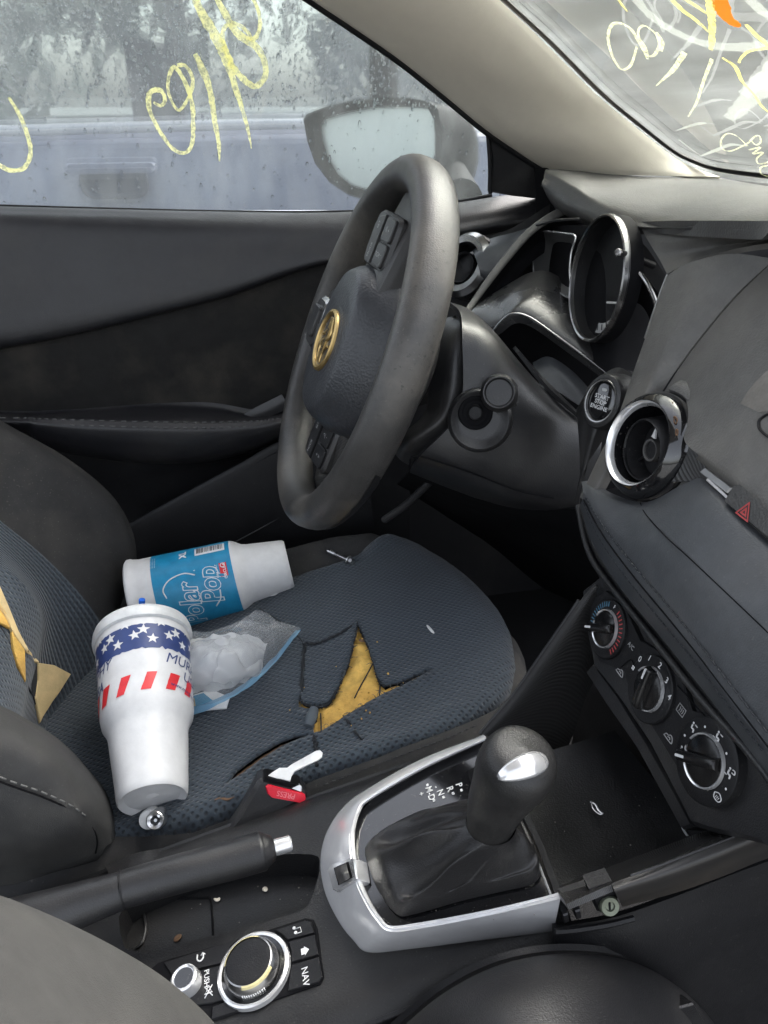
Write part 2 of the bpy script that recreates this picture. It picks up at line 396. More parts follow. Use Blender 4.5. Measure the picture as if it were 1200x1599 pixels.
def join(parts):
    vs, fs = [], []
    for a, b in parts:
        n = len(vs); vs += a; fs += [tuple(n + k for k in f) for f in b]
    return vs, fs
def inpoly(x, y, poly):
    c = False; j = len(poly) - 1
    for i in range(len(poly)):
        a, b = poly[i], poly[j]
        if (a[1] > y) != (b[1] > y) and x < (b[0] - a[0]) * (y - a[1]) / (b[1] - a[1]) + a[0]: c = not c
        j = i
    return c
def dpoly(x, y, poly, closed=True):
    best = 9.0; m = len(poly)
    for i in range(m if closed else m - 1):
        ax, ay = poly[i][0], poly[i][1]; bx, by = poly[(i + 1) % m][0], poly[(i + 1) % m][1]
        dx, dy = bx - ax, by - ay; q = dx * dx + dy * dy
        t = max(0, min(1, ((x - ax) * dx + (y - ay) * dy) / q)) if q else 0
        d = (x - ax - t * dx) ** 2 + (y - ay - t * dy) ** 2
        if d < best: best = d
    return sqrt(best)
def resample(poly, step, closed=True):
    out = []; m = len(poly)
    for i in range(m if closed else m - 1):
        a = V(poly[i][:2]); b = V(poly[(i + 1) % m][:2]); n = max(1, int((b - a).length / step + .5))
        for k in range(n): out.append(a.lerp(b, k / n))
    if not closed: out.append(V(poly[-1][:2]))
    return out
def cdt_fill(outer, holes, step, jit=.25):
    """triangulate an outline with holes on a regular grid of inner points (2-D)"""
    rings = [resample(outer, step)] + [resample(h, step * .6) for h in holes]
    pts, edges = [], []
    for r in rings:
        n = len(pts); pts += r; edges += [(n + k, n + (k + 1) % len(r)) for k in range(len(r))]
    xs = [p.x for p in rings[0]]; ys = [p.y for p in rings[0]]; x = min(xs)
    op = [(p.x, p.y) for p in rings[0]]; hp = [[(p.x, p.y) for p in r] for r in rings[1:]]
    i = 0
    while x < max(xs):
        y = min(ys) + (step / 2 if i % 2 else 0); i += 1
        while y < max(ys):
            if inpoly(x, y, op) and not any(inpoly(x, y, h) for h in hp) and dpoly(x, y, op) > step * .45 and all(dpoly(x, y, h) > step * .35 for h in hp): pts.append(V((x, y)))
            y += step
        x += step
    v2, e2, f2, *_ = delaunay_2d_cdt(pts, edges, [], 0, 1e-7)
    fs = []
    for f in f2:
        cx = sum(v2[k].x for k in f) / len(f); cy = sum(v2[k].y for k in f) / len(f)
        if inpoly(cx, cy, op) and not any(inpoly(cx, cy, h) for h in hp):
            a = sum(v2[f[k]].x * v2[f[(k + 1) % len(f)]].y - v2[f[(k + 1) % len(f)]].x * v2[f[k]].y for k in range(len(f)))
            fs.append(tuple(f) if a > 0 else tuple(reversed(f)))
    return v2, fs
def sm(x, a, b):
    t = max(0., min(1., (x - a) / (b - a))); return t * t * (3 - 2 * t)
# ================================================================== THE PLACE OUTSIDE
def flat_structure(name, x0, x1, y0, y1, z, mat, n=1):
    vs = []; fs = []
    for i in range(n + 1):
        for j in range(n + 1): vs.append(V((x0 + (x1 - x0) * i / n, y0 + (y1 - y0) * j / n, z)))
    for i in range(n):
        for j in range(n): a = i * (n + 1) + j; fs.append((a, a + n + 1, a + n + 2, a + 1))
    return obj(name, vs, fs, mat, None, 0, kind='structure')
k = N('wet_asphalt'); v = k.tex(); k.l(k.mix(k.noise(v, 3, 6), (.16, .16, .155), (.28, .28, .27)), k.b.inputs[0]); k.b.inputs['Roughness'].default_value = .5
flat_structure('ground', -60, 80, -60, 90, 0, k.m)

M_paint = plastic('slate_car_paint', (.150, .165, .225), .38, 0, 0, .2, (.2, .21, .26), coat=.5)
M_carglass = plastic('far_car_glass', (.07, .085, .08), .15, 0, 0, .2, (.2, .22, .2))
M_tyre = simple('tyre_rubber', (.02, .02, .02), .8)
M_seal = simple('bright_belt_strip', (.42, .43, .46), .3, .5)
pc = thing('parked_car', 'slate blue parked car right outside the rain streaked side window', 'car', (1.2, 2.4, 0))
def loft_x(secs):
    """body from cross-sections along x: each a list of (y, z)"""
    vs, fs = [], []; m = len(secs[0][1])
    for x, s in secs: vs += [V((x, y, z)) for y, z in s]
    for i in range(len(secs) - 1):
        for k in range(m): fs.append((i * m + k, i * m + (k + 1) % m, (i + 1) * m + (k + 1) % m, (i + 1) * m + k))
    fs += [tuple(range(m))[::-1], tuple((len(secs) - 1) * m + k for k in range(m))]
    return vs, fs
def csec(y0, w, z0, zb): return [(y0 + .06, z0), (y0 + .01, z0 + .12), (y0 - .02, .5), (y0 - .01, .80), (y0 + .02, zb - .03), (y0 + .06, zb), (y0 + w - .06, zb), (y0 + w, zb - .1), (y0 + w, z0 + .1), (y0 + w - .06, z0)]
vs, fs = loft_x([(-1.5, csec(1.80, 1.4, .38, .80)), (-1.4, csec(1.70, 1.6, .28, .94)), (-1.1, csec(1.65, 1.7, .22, 1.03)), (.2, csec(1.62, 1.76, .2, 1.05)), (1.6, csec(1.62, 1.76, .2, 1.04)), (2.4, csec(1.64, 1.72, .22, .98)), (3.3, csec(1.7, 1.6, .25, .86)), (3.5, csec(1.85, 1.3, .35, .70))])
obj('body', vs, fs, M_paint, pc)
vs, fs = loft_x([(-1.05, [(1.75, 1.04), (1.80, 1.10), (3.2, 1.10), (3.25, 1.04)]), (-.72, [(1.70, 1.04), (1.88, 1.44), (3.1, 1.44), (3.3, 1.04)]), (1.1, [(1.70, 1.04), (1.88, 1.46), (3.1, 1.46), (3.3, 1.04)]), (1.95, [(1.72, 1.02), (1.80, 1.06), (3.2, 1.06), (3.28, 1.02)])])
k = N('far_window_glass'); tr_ = k.n('BsdfTransparent'); tr_.inputs[0].default_value = (.70, .73, .71, 1); gl_ = k.n('BsdfGlossy'); gl_.inputs['Roughness'].default_value = .08; mx_ = k.n('MixShader'); mx_.inputs[0].default_value = .12
k.l(tr_.outputs[0], mx_.inputs[1]); k.l(gl_.outputs[0], mx_.inputs[2]); k.l(mx_.outputs[0], k.out.inputs[0])
obj('window', vs, fs, k.m, pc)
for x in (-.30, .72):
    for y in (2.05, 2.75):
        vs, fs = loft_x([(x - .05, [(y - .10, 1.05), (y - .12, 1.16), (y - .09, 1.24), (y + .09, 1.24), (y + .12, 1.16), (y + .10, 1.05)]), (x + .07, [(y - .09, 1.04), (y - .11, 1.16), (y - .08, 1.22), (y + .08, 1.22), (y + .11, 1.16), (y + .09, 1.04)])]); obj('headrest', vs, fs, M_carpet, pc)
        vs, fs = loft_x([(x - .10, [(y - .22, .6), (y - .20, 1.02), (y + .20, 1.02), (y + .22, .6)]), (x + .10, [(y - .22, .6), (y - .19, 1.00), (y + .19, 1.00), (y + .22, .6)])]); obj('seat_back', vs, fs, M_carpet, pc)
for x0_, x1_ in ((.26, .30), (1.02, 1.10)): tube('pillar', [V((x0_, 1.695, 1.04)), V((x1_, 1.875, 1.46))], .035, M_carpet, pc, 8, 1)
slab('roof', [V((-.70, 1.86, 1.47)), V((1.15, 1.86, 1.485)), V((1.15, 3.12, 1.485)), V((-.70, 3.12, 1.47))], V((0, 0, -.03)), M_paint, pc, .01)
tube('belt_strip', [V((-1.05, 1.675, 1.030)), V((.2, 1.642, 1.052)), V((1.6, 1.642, 1.043))], .012, M_seal, pc, 8, 4)
hd = Frame(P(175, 262, Y=1.605), (0, -1, 0), (1, 0, 0))
plate('door_handle', hd, rrect(.20, .022, .010), 0, .02, M_paint, pc, .006)
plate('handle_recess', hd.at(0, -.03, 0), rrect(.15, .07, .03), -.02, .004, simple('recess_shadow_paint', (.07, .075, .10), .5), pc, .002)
for x in (-.75, 2.5): lathe('wheel', Frame((x, 1.62, .31), (0, -1, 0)), [(.0, .01), (.2, .015), (.21, .03), (.30, .03), (.315, .0), (.315, -.18), (0, -.18)], M_tyre, pc, 28)

M_bark = simple('bark', (.09, .075, .06), .9, dirt=.4)
def leafmat(name, a, b):
    k = N(name); k.l(k.mix(k.noise(k.tex(), .9, 4), a, b), k.b.inputs[0]); k.b.inputs['Roughness'].default_value = .7; k.b.inputs['Transmission Weight'].default_value = 0; return k.m
M_l1 = leafmat('grey_green_leaves', (.045, .060, .045), (.10, .12, .095)); M_l2 = leafmat('yellow_green_leaves', (.14, .17, .02), (.32, .33, .05))
def tree(x, y, h, w, mat, label, seed, group='trees beyond the parked car', leaf=.16, nleaf=2600):
    r = random.Random(seed); t = thing('leafy_tree', label, 'tree', (x, y, 0), group); o = V((x, y, 0))
    ps = [tube_mesh([o, o + V((.05, .03, h * .3)), o + V((0, .1, h * .7))], [.16, .12, .05], 8)]
    for k in range(6):
        a = 2 * pi * k / 6 + r.random(); b = o + V((.02, .03, h * (.28 + .06 * k)))
        ps.append(tube_mesh([b, b + V((cos(a) * w * .35, sin(a) * w * .35, h * .12)), b + V((cos(a) * w * .7, sin(a) * w * .7, h * .2))], [.06, .04, .015], 6))
    obj('trunk', *join(ps), M_bark, t)
    cl = [(o + V((r.gauss(0, .42) * w, r.gauss(0, .42) * w, h * (.25 + .75 * r.random()))), w * r.uniform(.22, .42)) for _ in range(16)]
    vs, fs = [], []
    for _ in range(nleaf):
        c, rad = r.choice(cl); d = V((r.gauss(0, 1), r.gauss(0, 1), r.gauss(0, 1))).normalized() * rad * r.random() ** .4; p = c + d
        if p.z < .25: continue
        a = V((r.gauss(0, 1), r.gauss(0, 1), r.gauss(0, 1))).normalized(); b = a.orthogonal().normalized(); s = leaf * r.uniform(.6, 1.3); n = len(vs)
        vs += [p - a * s, p + b * s * .45, p + a * s, p - b * s * .45]; fs.append((n, n + 1, n + 2, n + 3))
    tag(obj('crown', vs, fs, mat, t, 0), None, kind=None)
for i, (x, y, h, w, m, lb) in enumerate([(-3.4, 9.5, 5.0, 2.2, M_l1, 'leafy tree furthest left beyond the wet side window'), (-.4, 10.5, 6, 2.6, M_l1, 'tall leafy tree behind the yellow number on the side window'),
        (3.0, 10, 5.4, 2.4, M_l1, 'grey green tree beyond the slate car, next to the roof pillar'), (7.0, 11.5, 6, 2.8, M_l1, 'grey green tree seen through the windscreen beside the pillar'),
        (10.5, 10.5, 5.6, 2.6, M_l1, 'grey green tree in the middle of the windscreen view'), (12.6, 8.2, 4.6, 2.0, M_l2, 'yellow green bush-like tree at the right edge of the windscreen')]):
    tree(x, y, h, w, m, lb, i + 3)

# ================================================================== CAR SHELL (door frame, floor, roof)
def big(name, pts, d, mat, kind='structure'): return tag(slab(name, [V(p) for p in pts], V(d), mat, None, 0), None, kind=kind)
tag(slab('floor', [V((-1.6, -.78, .27)), V((1.1, -.78, .27)), V((1.1, .80, .27)), V((-1.6, .80, .27))], V((0, 0, -.04)), M_carpet), None, kind='structure')
big('roof', [(-.80, -.42, 1.44), (-.80, .60, 1.44), (-.06, .56, 1.40), (-.06, -.42, 1.40)], (0, 0, .04), M_roof)  # unseen roof, side and rear cut back to let more light in
big('rear_light_block', [(-1.3, -.74, .27), (-1.3, .74, .27), (-1.3, .70, 1.0), (-1.3, -.70, 1.0)], (-.05, 0, 0), M_carpet)  # unseen panel added to block light from behind
big('kick_panel', [(-1.3, .765, .27), (.82, .765, .27), (.82, .765, .96), (.30, .765, .94), (-1.3, .765, .97)], (0, .04, 0), M_door)
big('firewall', [(.82, -.76, .27), (.82, .76, .27), (.82, .72, .98), (.82, -.72, .98)], (.04, 0, 0), M_carpet)

# ------------------------------------------------------------------ driver's door
door = thing('car_door', 'black trimmed driver door with padded armrest below the wet window', 'door', (-.3, .74, .35))
ST = [-300, -120, 0, 120, 240, 360, 480, 600, 700, 780, 862]
def drow(ys, Y):
    Ys = Y if isinstance(Y, (list, tuple)) else [Y] * len(ST)
    return [P(x, y, Y=q) for x, y, q in zip(ST, ys, Ys)]
sill_in = drow([317, 319.5, 322, 325, 328, 330.5, 332, 328, 318, 306, 294], .735)
lip = drow([560, 545, 536, 514, 486, 456, 416, 392, 374, 362, 352], [.682] * 8 + [.69, .70, .705])
patch('upper_panel', [drow([325, 327, 329, 332, 335, 337, 339, 335, 325, 313, 301], .742), sill_in, drow([323, 325.5, 328, 331, 334, 336.5, 338, 334, 324, 311, 299], .722), drow([345, 345, 346, 349, 352, 354, 356, 350, 338, 326, 312], .704),
    drow([410, 405, 400, 396, 390, 384, 378, 366, 352, 338, 324], .695), drow([500, 486, 478, 460, 440, 420, 396, 380, 364, 352, 340], .686), lip,
    drow([572, 556, 546, 523, 494, 463, 421, 396, 377, 365, 355], .705)], M_door, door, 6, 6, .006)
patch('insert_panel', [drow([568, 552, 543, 520, 491, 460, 418, 394, 376, 364, 354], .712), drow([576, 560, 549, 526, 497, 466, 424, 399, 380, 368, 358], .700), drow([600, 595, 592, 580, 565, 550, 520, 490, 460, 440, 420], .698),
    drow([640, 640, 640, 635, 630, 622, 612, 590, 560, 540, 520], .700), drow([690, 690, 690, 688, 684, 676, 668, 650, 620, 600, 580], .706)], M_insert, door, 5, 6, .005)
AX = [-200, 22, 60, 140, 240, 330, 400, 440, 520, 640]
def arow(ys, Ys): return [P(x, y, Y=q) for x, y, q in zip(AX, ys, Ys)]
patch('armrest', [arow([640, 640, 640, 636, 628, 626, 640, 636, 618, 590], [.702] * 10), arow([645, 647, 647, 643, 637, 640, 652, 646, 630, 600], [.69] * 8 + [.695, .70]),
    arow([652, 652, 652, 653, 655, 656, 655, 651, 640, 615], [.64] * 8 + [.66, .68]), arow([658, 656, 658, 662, 665, 666, 662, 656, 645, 622], [.628] * 8 + [.65, .68]),
    arow([664, 660, 664, 672, 676, 676, 670, 662, 652, 630], [.624] * 8 + [.648, .68]), arow([676, 664, 676, 690, 698, 696, 684, 672, 662, 640], [.630] * 8 + [.655, .685]),
    arow([688, 670, 690, 708, 720, 716, 698, 682, 672, 650], [.65] * 8 + [.67, .69]), arow([694, 674, 696, 714, 724, 720, 702, 688, 678, 656], [.70] * 10)], M_door, door, 5, 5, .004)
for dy, Yq in ((0, .634), (8.5, .6275)):
    ps = cr(arow([y + dy for y in [653, 653, 654, 656.5, 659, 659.5, 657.5, 653, 643, 618]], [Yq] * 8 + [.655, .68]), 12)
    parts = [tube_mesh([ps[i] + V((0, -.0015, .0008)), ps[i + 1] + V((0, -.0015, .0008))], .0011, 5) for i in range(6, len(ps) - 2, 2)]
    obj('stitching', *join(parts), simple('grey_thread%d' % int(dy), (.07, .07, .07), .8), door, 0, kind='stuff')
patch('pull_cup', [[P(372, 652, Y=.696), P(400, 636, Y=.694), P(440, 616, Y=.692)], [P(385, 655, Y=.692), P(415, 642, Y=.689), P(446, 626, Y=.688)], [P(398, 657, Y=.69), P(430, 647, Y=.688), P(450, 638, Y=.688)]], M_dashlow, door, 5, 5, .003)
patch('lower_panel', [[P(x, y, Y=.70) for x, y in ((-200, 690), (40, 690), (200, 715), (320, 718), (460, 690), (640, 640))], [P(x, y, Y=.715) for x, y in ((-200, 800), (40, 800), (200, 800), (320, 760), (460, 720), (640, 680))],
    [P(x, y, Y=.705) for x, y in ((-200, 1000), (40, 1000), (200, 1000), (320, 980), (460, 960), (640, 940))]], M_black, door, 5, 5, .005)
patch('door_pocket', [[P(x, y, Y=.655) for x, y in ((190, 826), (215, 810), (300, 764), (380, 722), (440, 691), (560, 640))], [P(x, y, Y=.643) for x, y in ((192, 832), (217, 817), (302, 771), (382, 729), (442, 698), (562, 650))],
    [P(x, y, Y=.64) for x, y in ((200, 890), (240, 880), (320, 850), (400, 820), (480, 800), (580, 780))], [P(x, y, Y=.65) for x, y in ((200, 1000), (240, 990), (330, 960), (410, 930), (490, 910), (590, 890))]], M_black, door, 5, 5, .012)
tube('pocket_seam', [P(300, 880, Y=.64), P(380, 840, Y=.64), P(470, 790, Y=.642), P(560, 745, Y=.645)], .0012, M_door, door, 6)
slab('sail_trim', [P(762, 188, Y=.690), P(768, 250, Y=.69), P(766, 300, Y=.695), P(800, 306, Y=.70), P(852, 312, Y=.70), P(862, 290, Y=.69), P(864, 264, Y=.68), P(820, 236, Y=.68)], V((0, .012, 0)), M_dashlow, door, .003)
tube('sail_edge', [P(760, 186, Y=.689), P(765, 245, Y=.689), P(766, 302, Y=.694)], .003, M_black, door, 8)
tube('window_seal', [P(x, y, Y=.739) for x, y in ((-300, 316), (-120, 319.5), (0, 322.5), (200, 328), (360, 331.5), (500, 332), (620, 328), (700, 318), (768, 305))], .0028, M_black, door, 8)

GP = Plane((0, .745, .972), (0, -1, -.24))           # the side glass leans in towards the roof
win = thing('side_window', 'wet driver side window with yellow writing scrawled on the glass', 'window', GP(300, 320))
gv = [GP(-420, 330), GP(780, 330), GP(790, 190), GP(640, 60), GP(420, -120), GP(-420, -120)]
slab('glass_pane', gv, V((0, .004, .001)), M_glass, win)
def stroke(name, plane, pts, widths, mat, parent, sm_=10, off=.0012, label=None):
    """a paint-marker line: flat ribbon lying on the inner face of the pane"""
    ps = cr([plane(x, y, off) for x, y in pts], sm_) if len(pts) > 2 else [plane(pts[0][0], pts[0][1], off).lerp(plane(pts[1][0], pts[1][1], off), t / 8) for t in range(9)]
    if isinstance(widths, (int, float)): rad = [widths * (1 + .25 * mnoise.noise(p * 120)) for p in ps]
    else:
        m = len(ps) - 1; rad = []
        for i, p in enumerate(ps):
            q = i / m * (len(widths) - 1); a = int(min(q, len(widths) - 2)); rad.append((widths[a] + (widths[a + 1] - widths[a]) * (q - a)) * (1 + .25 * mnoise.noise(p * 150)))
    vs, fs = [], []; m = len(ps)
    for i, p in enumerate(ps):
        t = (ps[min(i + 1, m - 1)] - ps[max(i - 1, 0)]).normalized(); s = t.cross(plane.n).normalized()
        j = 1 + .22 * mnoise.noise(p * 900)
        vs += [p - s * rad[i] * j, p + s * rad[i] * (2 - j)]
    for i in range(m - 1): fs.append((2 * i, 2 * i + 1, 2 * i + 3, 2 * i + 2))
    return vs, fs
G = .00105
yel = [stroke('', GP, [(277, 102), (290, 103), (301, 122), (298, 145), (280, 172), (265, 150), (263, 125), (273, 105), (290, 130), (300, 160), (302, 190), (300, 225), (288, 239), (268, 230), (247, 200), (234, 172), (233, 150), (240, 141), (252, 142), (258, 155), (252, 165), (240, 160)], [2 * G, 2 * G, 1.6 * G, 2.6 * G, 2.4 * G, 2 * G, 3 * G, 2.4 * G, 1.5 * G], M_marker, win),
    stroke('', GP, [(305, 84), (318, 112), (328, 140), (336, 190), (342, 225), (343, 252)], [2.5 * G, 4.5 * G, 3.4 * G, 3 * G, 2.6 * G, .8 * G], M_marker, win),
    stroke('', GP, [(300, -12), (318, 25), (340, 62), (356, 95), (366, 130), (380, 175), (388, 205), (393, 232)], [3 * G, 5 * G, 6 * G, 6 * G, 3.4 * G, 2.4 * G, 2 * G, .7 * G], M_marker, win),
    stroke('', GP, [(334, -12), (350, 18), (368, 48), (384, 62), (402, 75), (413, 96), (415, 118), (402, 134), (388, 130), (370, 112), (354, 86), (348, 58), (352, 42), (366, 36), (385, 48), (394, 62)], [2.5 * G, 4 * G, 3.6 * G, 3 * G, 3.4 * G, 2.4 * G, 2 * G, 2 * G], M_marker, win),
    stroke('', GP, [(384, 62), (398, 60), (406, 42), (404, 18), (392, -10)], [2 * G, 2.4 * G, 2 * G, 2 * G], M_marker, win),
    stroke('', GP, [(14, 152), (30, 178), (43, 210), (48, 240), (38, 262), (16, 266), (-8, 254)], [1.5 * G, 2.5 * G, 2.4 * G, 2.2 * G, 2.4 * G, 3 * G], M_marker, win)]
obj('marker_writing', *join(yel), M_marker, win, 0)
def drops(name, plane, poly, n, parent, seed, smin=.0009, smax=.0032, off=-.0045, dens=None, trails=0):
    r = random.Random(seed); xs = [p[0] for p in poly]; ys = [p[1] for p in poly]; vs, fs = [], []; done = 0
    ex = plane.n.cross(V((0, 0, 1))).normalized(); ey = plane.n.cross(ex)
    if ey.z < 0: ey = -ey
    while done < n:
        x, y = r.uniform(min(xs), max(xs)), r.uniform(min(ys), max(ys))
        if not inpoly(x, y, poly) or (dens and r.random() > dens(x, y)): continue
        done += 1; c = plane(x, y, off); s = smin + (smax - smin) * r.random() ** 3; st = r.uniform(1, 1.9) if r.random() < .6 else r.uniform(1, 3.0)
        n0 = len(vs); m = 8
        for z, q in ((0, 1.0), (-.35, .8), (-.6, .4)):
            for k in range(m):
                a = 2 * pi * k / m; w = 1 - .25 * sin(a)
                vs.append(c + ex * (s * q * cos(a) * w) + ey * (s * q * sin(a) * st) + plane.n * (z * s * .9))
        for l in (0, 1):
            for k in range(m): fs.append((n0 + l * m + k, n0 + l * m + (k + 1) % m, n0 + (l + 1) * m + (k + 1) % m, n0 + (l + 1) * m + k))
        fs.append(tuple(n0 + 2 * m + k for k in range(m)))
    return obj(name, vs, fs, M_drop, parent, 0, kind='stuff')
SWIN = [(-10, -10), (500, -10), (630, 90), (765, 195), (765, 300), (640, 325), (-10, 318)]
drops('raindrops', GP, SWIN, 3600, win, 5, .0006, .0024, dens=lambda x, y: 1.0 if y < 168 else .12)

# ------------------------------------------------------------------ exterior mirror
mir = thing('side_mirror', 'dark exterior door mirror with pale fogged glass outside the window', 'mirror', P(620, 300, Y=.9))
mo = [(474, 186), (480, 178), (505, 168), (545, 158), (590, 153), (640, 153), (668, 158), (684, 170), (690, 200), (690, 240), (680, 275), (640, 310), (590, 318), (545, 305), (515, 285), (492, 255), (480, 220)]
mi = [(503, 196), (510, 186), (545, 176), (590, 168), (640, 167), (670, 170), (678, 185), (680, 210), (680, 240), (670, 268), (630, 292), (590, 300), (548, 288), (528, 272), (512, 245), (505, 220), (503, 205)]
mf = Plane((.05, .93, 1.03), (-.42, -.9, .02))
a = [mf(x, y, .012) for x, y in mo]; b = [mf(x, y, .0) for x, y in mi]; c = [mf(x, y, -.012) for x, y in mi]
rear = [mf(600 + (x - 600) * .92 + 55, 236 + (y - 236) * .9 + 4, -.05) for x, y in mo]; far = [mf(600 + (x - 600) * .55 + 98, 236 + (y - 236) * .66 + 14, -.10) for x, y in mo]
m = len(a); vs = c + b + a + rear + far; fs = []
for l in range(4):
    for q in range(m): fs.append((l * m + q, l * m + (q + 1) % m, (l + 1) * m + (q + 1) % m, (l + 1) * m + q))
fs.append(tuple(4 * m + q for q in range(m)))
obj('housing', vs, fs, plastic('mirror_housing', (.010, .0095, .009), .6, 0, 0, .1, (.03, .026, .022), spec=.12), mir, 50)
k = N('fogged_mirror'); k.b.inputs['Base Color'].default_value = (.72, .76, .74, 1); k.b.inputs['Metallic'].default_value = .75; k.b.inputs['Roughness'].default_value = .42
obj('mirror_glass', [p + mf.n * .004 for p in c], [tuple(range(m))], k.m, mir)
lathe('mirror_arm', Frame(P(712, 300, Y=.84), P(700, 270, Y=.92) - P(712, 300, Y=.84)), [(0, -.04), (.035, -.04), (.03, .05), (.03, .10), (0, .10)], MATS['mirror_housing'], mir, 16)

# ------------------------------------------------------------------ A-pillar trim and windscreen
pil = thing('pillar_trim', 'beige moulded roof pillar cover between side window and windscreen', 'pillar trim', P(980, 268, Y=.62))
lo = [(330, -110), (490, 0), (560, 47), (630, 96), (700, 152), (762, 203), (820, 243), (866, 272)]
hi = [(600, -170), (772, -8), (850, 66), (930, 146), (990, 196), (1050, 243), (1085, 262), (1125, 276)]
lY = [.56, .60, .62, .638, .652, .66, .67, .675]; hY = [.50, .545, .565, .585, .60, .605, .60, .585]
rows = []
for t, bul in ((-.05, .03), (0, .004), (.10, -.010), (.25, -.020), (.5, -.026), (.75, -.02), (.92, -.008), (1.0, .002)):
    rows.append([P(l[0] + (h[0] - l[0]) * t, l[1] + (h[1] - l[1]) * t, Y=ly + (hy - ly) * t + bul) for l, h, ly, hy in zip(lo, hi, lY, hY)])
patch('cover', rows, M_pillar, pil, 5, 4, .005)
tube('edge_seal', [P(x - 3, y + 3, Y=q + .012) for (x, y), q in zip(lo, lY)], .004, M_black, pil, 8)
WP = Plane(P(1110, 270, Y=.585), (P(1330, 298, Y=.36) - P(1110, 270, Y=.585)).cross(P(772, -8, Y=.56) - P(1110, 270, Y=.585)))
if WP.n.dot(CAM - WP.o) < 0: WP.n = -WP.n
ws = thing('windscreen', 'hazy windscreen covered in pale scrawled marker and an orange smear', 'windscreen', WP(1110, 270))
slab('glass_pane', [WP(x, y, -.012) for x, y in ((560, -200), (772, 0), (930, 150), (1050, 247), (1110, 274), (1200, 290), (1480, 320), (1600, -200))], WP.n * -.005, M_wsglass, ws)
EDGE = [(648, -134), (783, -5), (858, 64), (938, 144), (998, 194), (1052, 236), (1086, 253), (1120, 264), (1200, 275), (1420, 298)]
tube('black_seal', [WP(x, y, -.004) for x, y in EDGE], .0048, M_black, ws, 8, 5, (WP.n, .5))
inn = [(EDGE[i][0] + d[0], EDGE[i][1] + d[1]) for i, d in enumerate([(12, -8)] * 5 + [(10, -9), (6, -11), (3, -12), (0, -14), (0, -14)])]
obj('dotted_border', *join([lathe_mesh(Frame(WP(p.x, p.y, -.011), WP.n), [(0, .0004), (.0011, .0002)], 6) for p in cr([V((x + 0., y + 0., 0)) for x, y in inn], 22)]), M_blackink, ws, 0, kind='stuff')
g = .00062
pale = [stroke('', WP, [(995, 73), (985, 102), (970, 108), (957, 88), (950, 60), (955, 40), (968, 36), (985, 45), (996, 62), (1006, 80), (1012, 92), (1008, 74), (998, 58), (998, 46), (1006, 40), (1018, 47), (1028, 58), (1030, 72), (1022, 86), (1014, 88)], [2 * g, 3 * g, 2.6 * g, 3.6 * g, 3 * g, 2.2 * g, 2 * g, 3.4 * g, 2 * g], M_marker2, ws),
    stroke('', WP, [(1026, 50), (1036, 66), (1033, 80)], 2 * g, M_marker2, ws),
    stroke('', WP, [(1070, 82), (1052, 108), (1038, 122), (1025, 134)], [4.5 * g, 4 * g, 2.6 * g, .8 * g], M_marker2, ws),
    stroke('', WP, [(1112, 92), (1098, 130), (1088, 160), (1075, 182)], [3 * g, 2.6 * g, 2.4 * g, 1.2 * g], M_marker2, ws),
    stroke('', WP, [(1168, 228), (1150, 212), (1135, 209), (1126, 220), (1128, 232), (1140, 236), (1156, 230), (1170, 222), (1178, 214), (1186, 212), (1188, 222), (1180, 226), (1172, 218)], 1.6 * g, M_marker2, ws),
    stroke('', WP, [(1170, 234), (1188, 230), (1176, 240), (1192, 238), (1182, 248), (1186, 256), (1202, 252), (1216, 240)], 1.6 * g, M_marker2, ws),
    stroke('', WP, [(1200, 258), (1188, 262), (1190, 272), (1204, 276), (1216, 272)], 1.6 * g, M_marker2, ws)]
obj('marker_writing', *join(pale), M_wspale, ws, 0)
yw = [stroke('', WP, [(1108, -10), (1112, 30), (1112, 60), (1110, 78)], [7 * g, 6 * g, 5 * g, 3 * g], M_yellowthick, ws), stroke('', WP, [(1042, -8), (1066, 16), (1085, 30), (1108, 50)], [4 * g, 5 * g, 4 * g, 3 * g], M_marker, ws),
    stroke('', WP, [(1062, -6), (1085, 8), (1108, 24)], [3 * g, 4 * g, 3 * g], M_marker, ws), stroke('', WP, [(1165, 38), (1180, 54), (1194, 66), (1215, 86)], [3 * g, 5 * g, 5 * g, 4 * g], M_marker, ws),
    stroke('', WP, [(1128, 90), (1148, 104), (1160, 128), (1178, 148), (1192, 168), (1215, 185)], [3 * g, 4 * g, 3.5 * g, 2.5 * g, 3 * g, 3 * g], M_marker, ws), stroke('', WP, [(962, -6), (972, 8), (980, 18)], [2 * g, 3 * g, 1.5 * g], M_marker, ws),
    stroke('', WP, [(1215, 74), (1192, 76), (1170, 80), (1158, 90), (1154, 98)], [2.5 * g, 2.5 * g, 2 * g, 2 * g], M_marker, ws)]
for w_ in yw: obj('yellow_stroke', *w_, M_wsmark, ws, 0)
obj('orange_smear', *stroke('', WP, [(1122, -14), (1128, 14), (1138, 30), (1150, 38), (1156, 42)], [9 * g, 13 * g, 11 * g, 9 * g, 3.5 * g], M_orange, ws), M_orange, ws, 0)
arcs = [stroke('', WP, [(988, -12), (1004, 12), (1034, 38), (1072, 58), (1110, 70), (1160, 74), (1230, 66)], [10 * g] * 3, M_glare, ws, off=.0005), stroke('', WP, [(1160, -14), (1186, 14), (1215, 34)], [10 * g] * 2, M_glare, ws, off=.0005), stroke('', WP, [(1225, 92), (1196, 128), (1166, 160), (1138, 186)], [14 * g, 17 * g, 14 * g, 10 * g], M_glare, ws, off=.0006)]
obj('glare_arcs', *join(arcs), M_glare, ws, 0)  # arcs of glare drawn as pale translucent ribbons on the pane
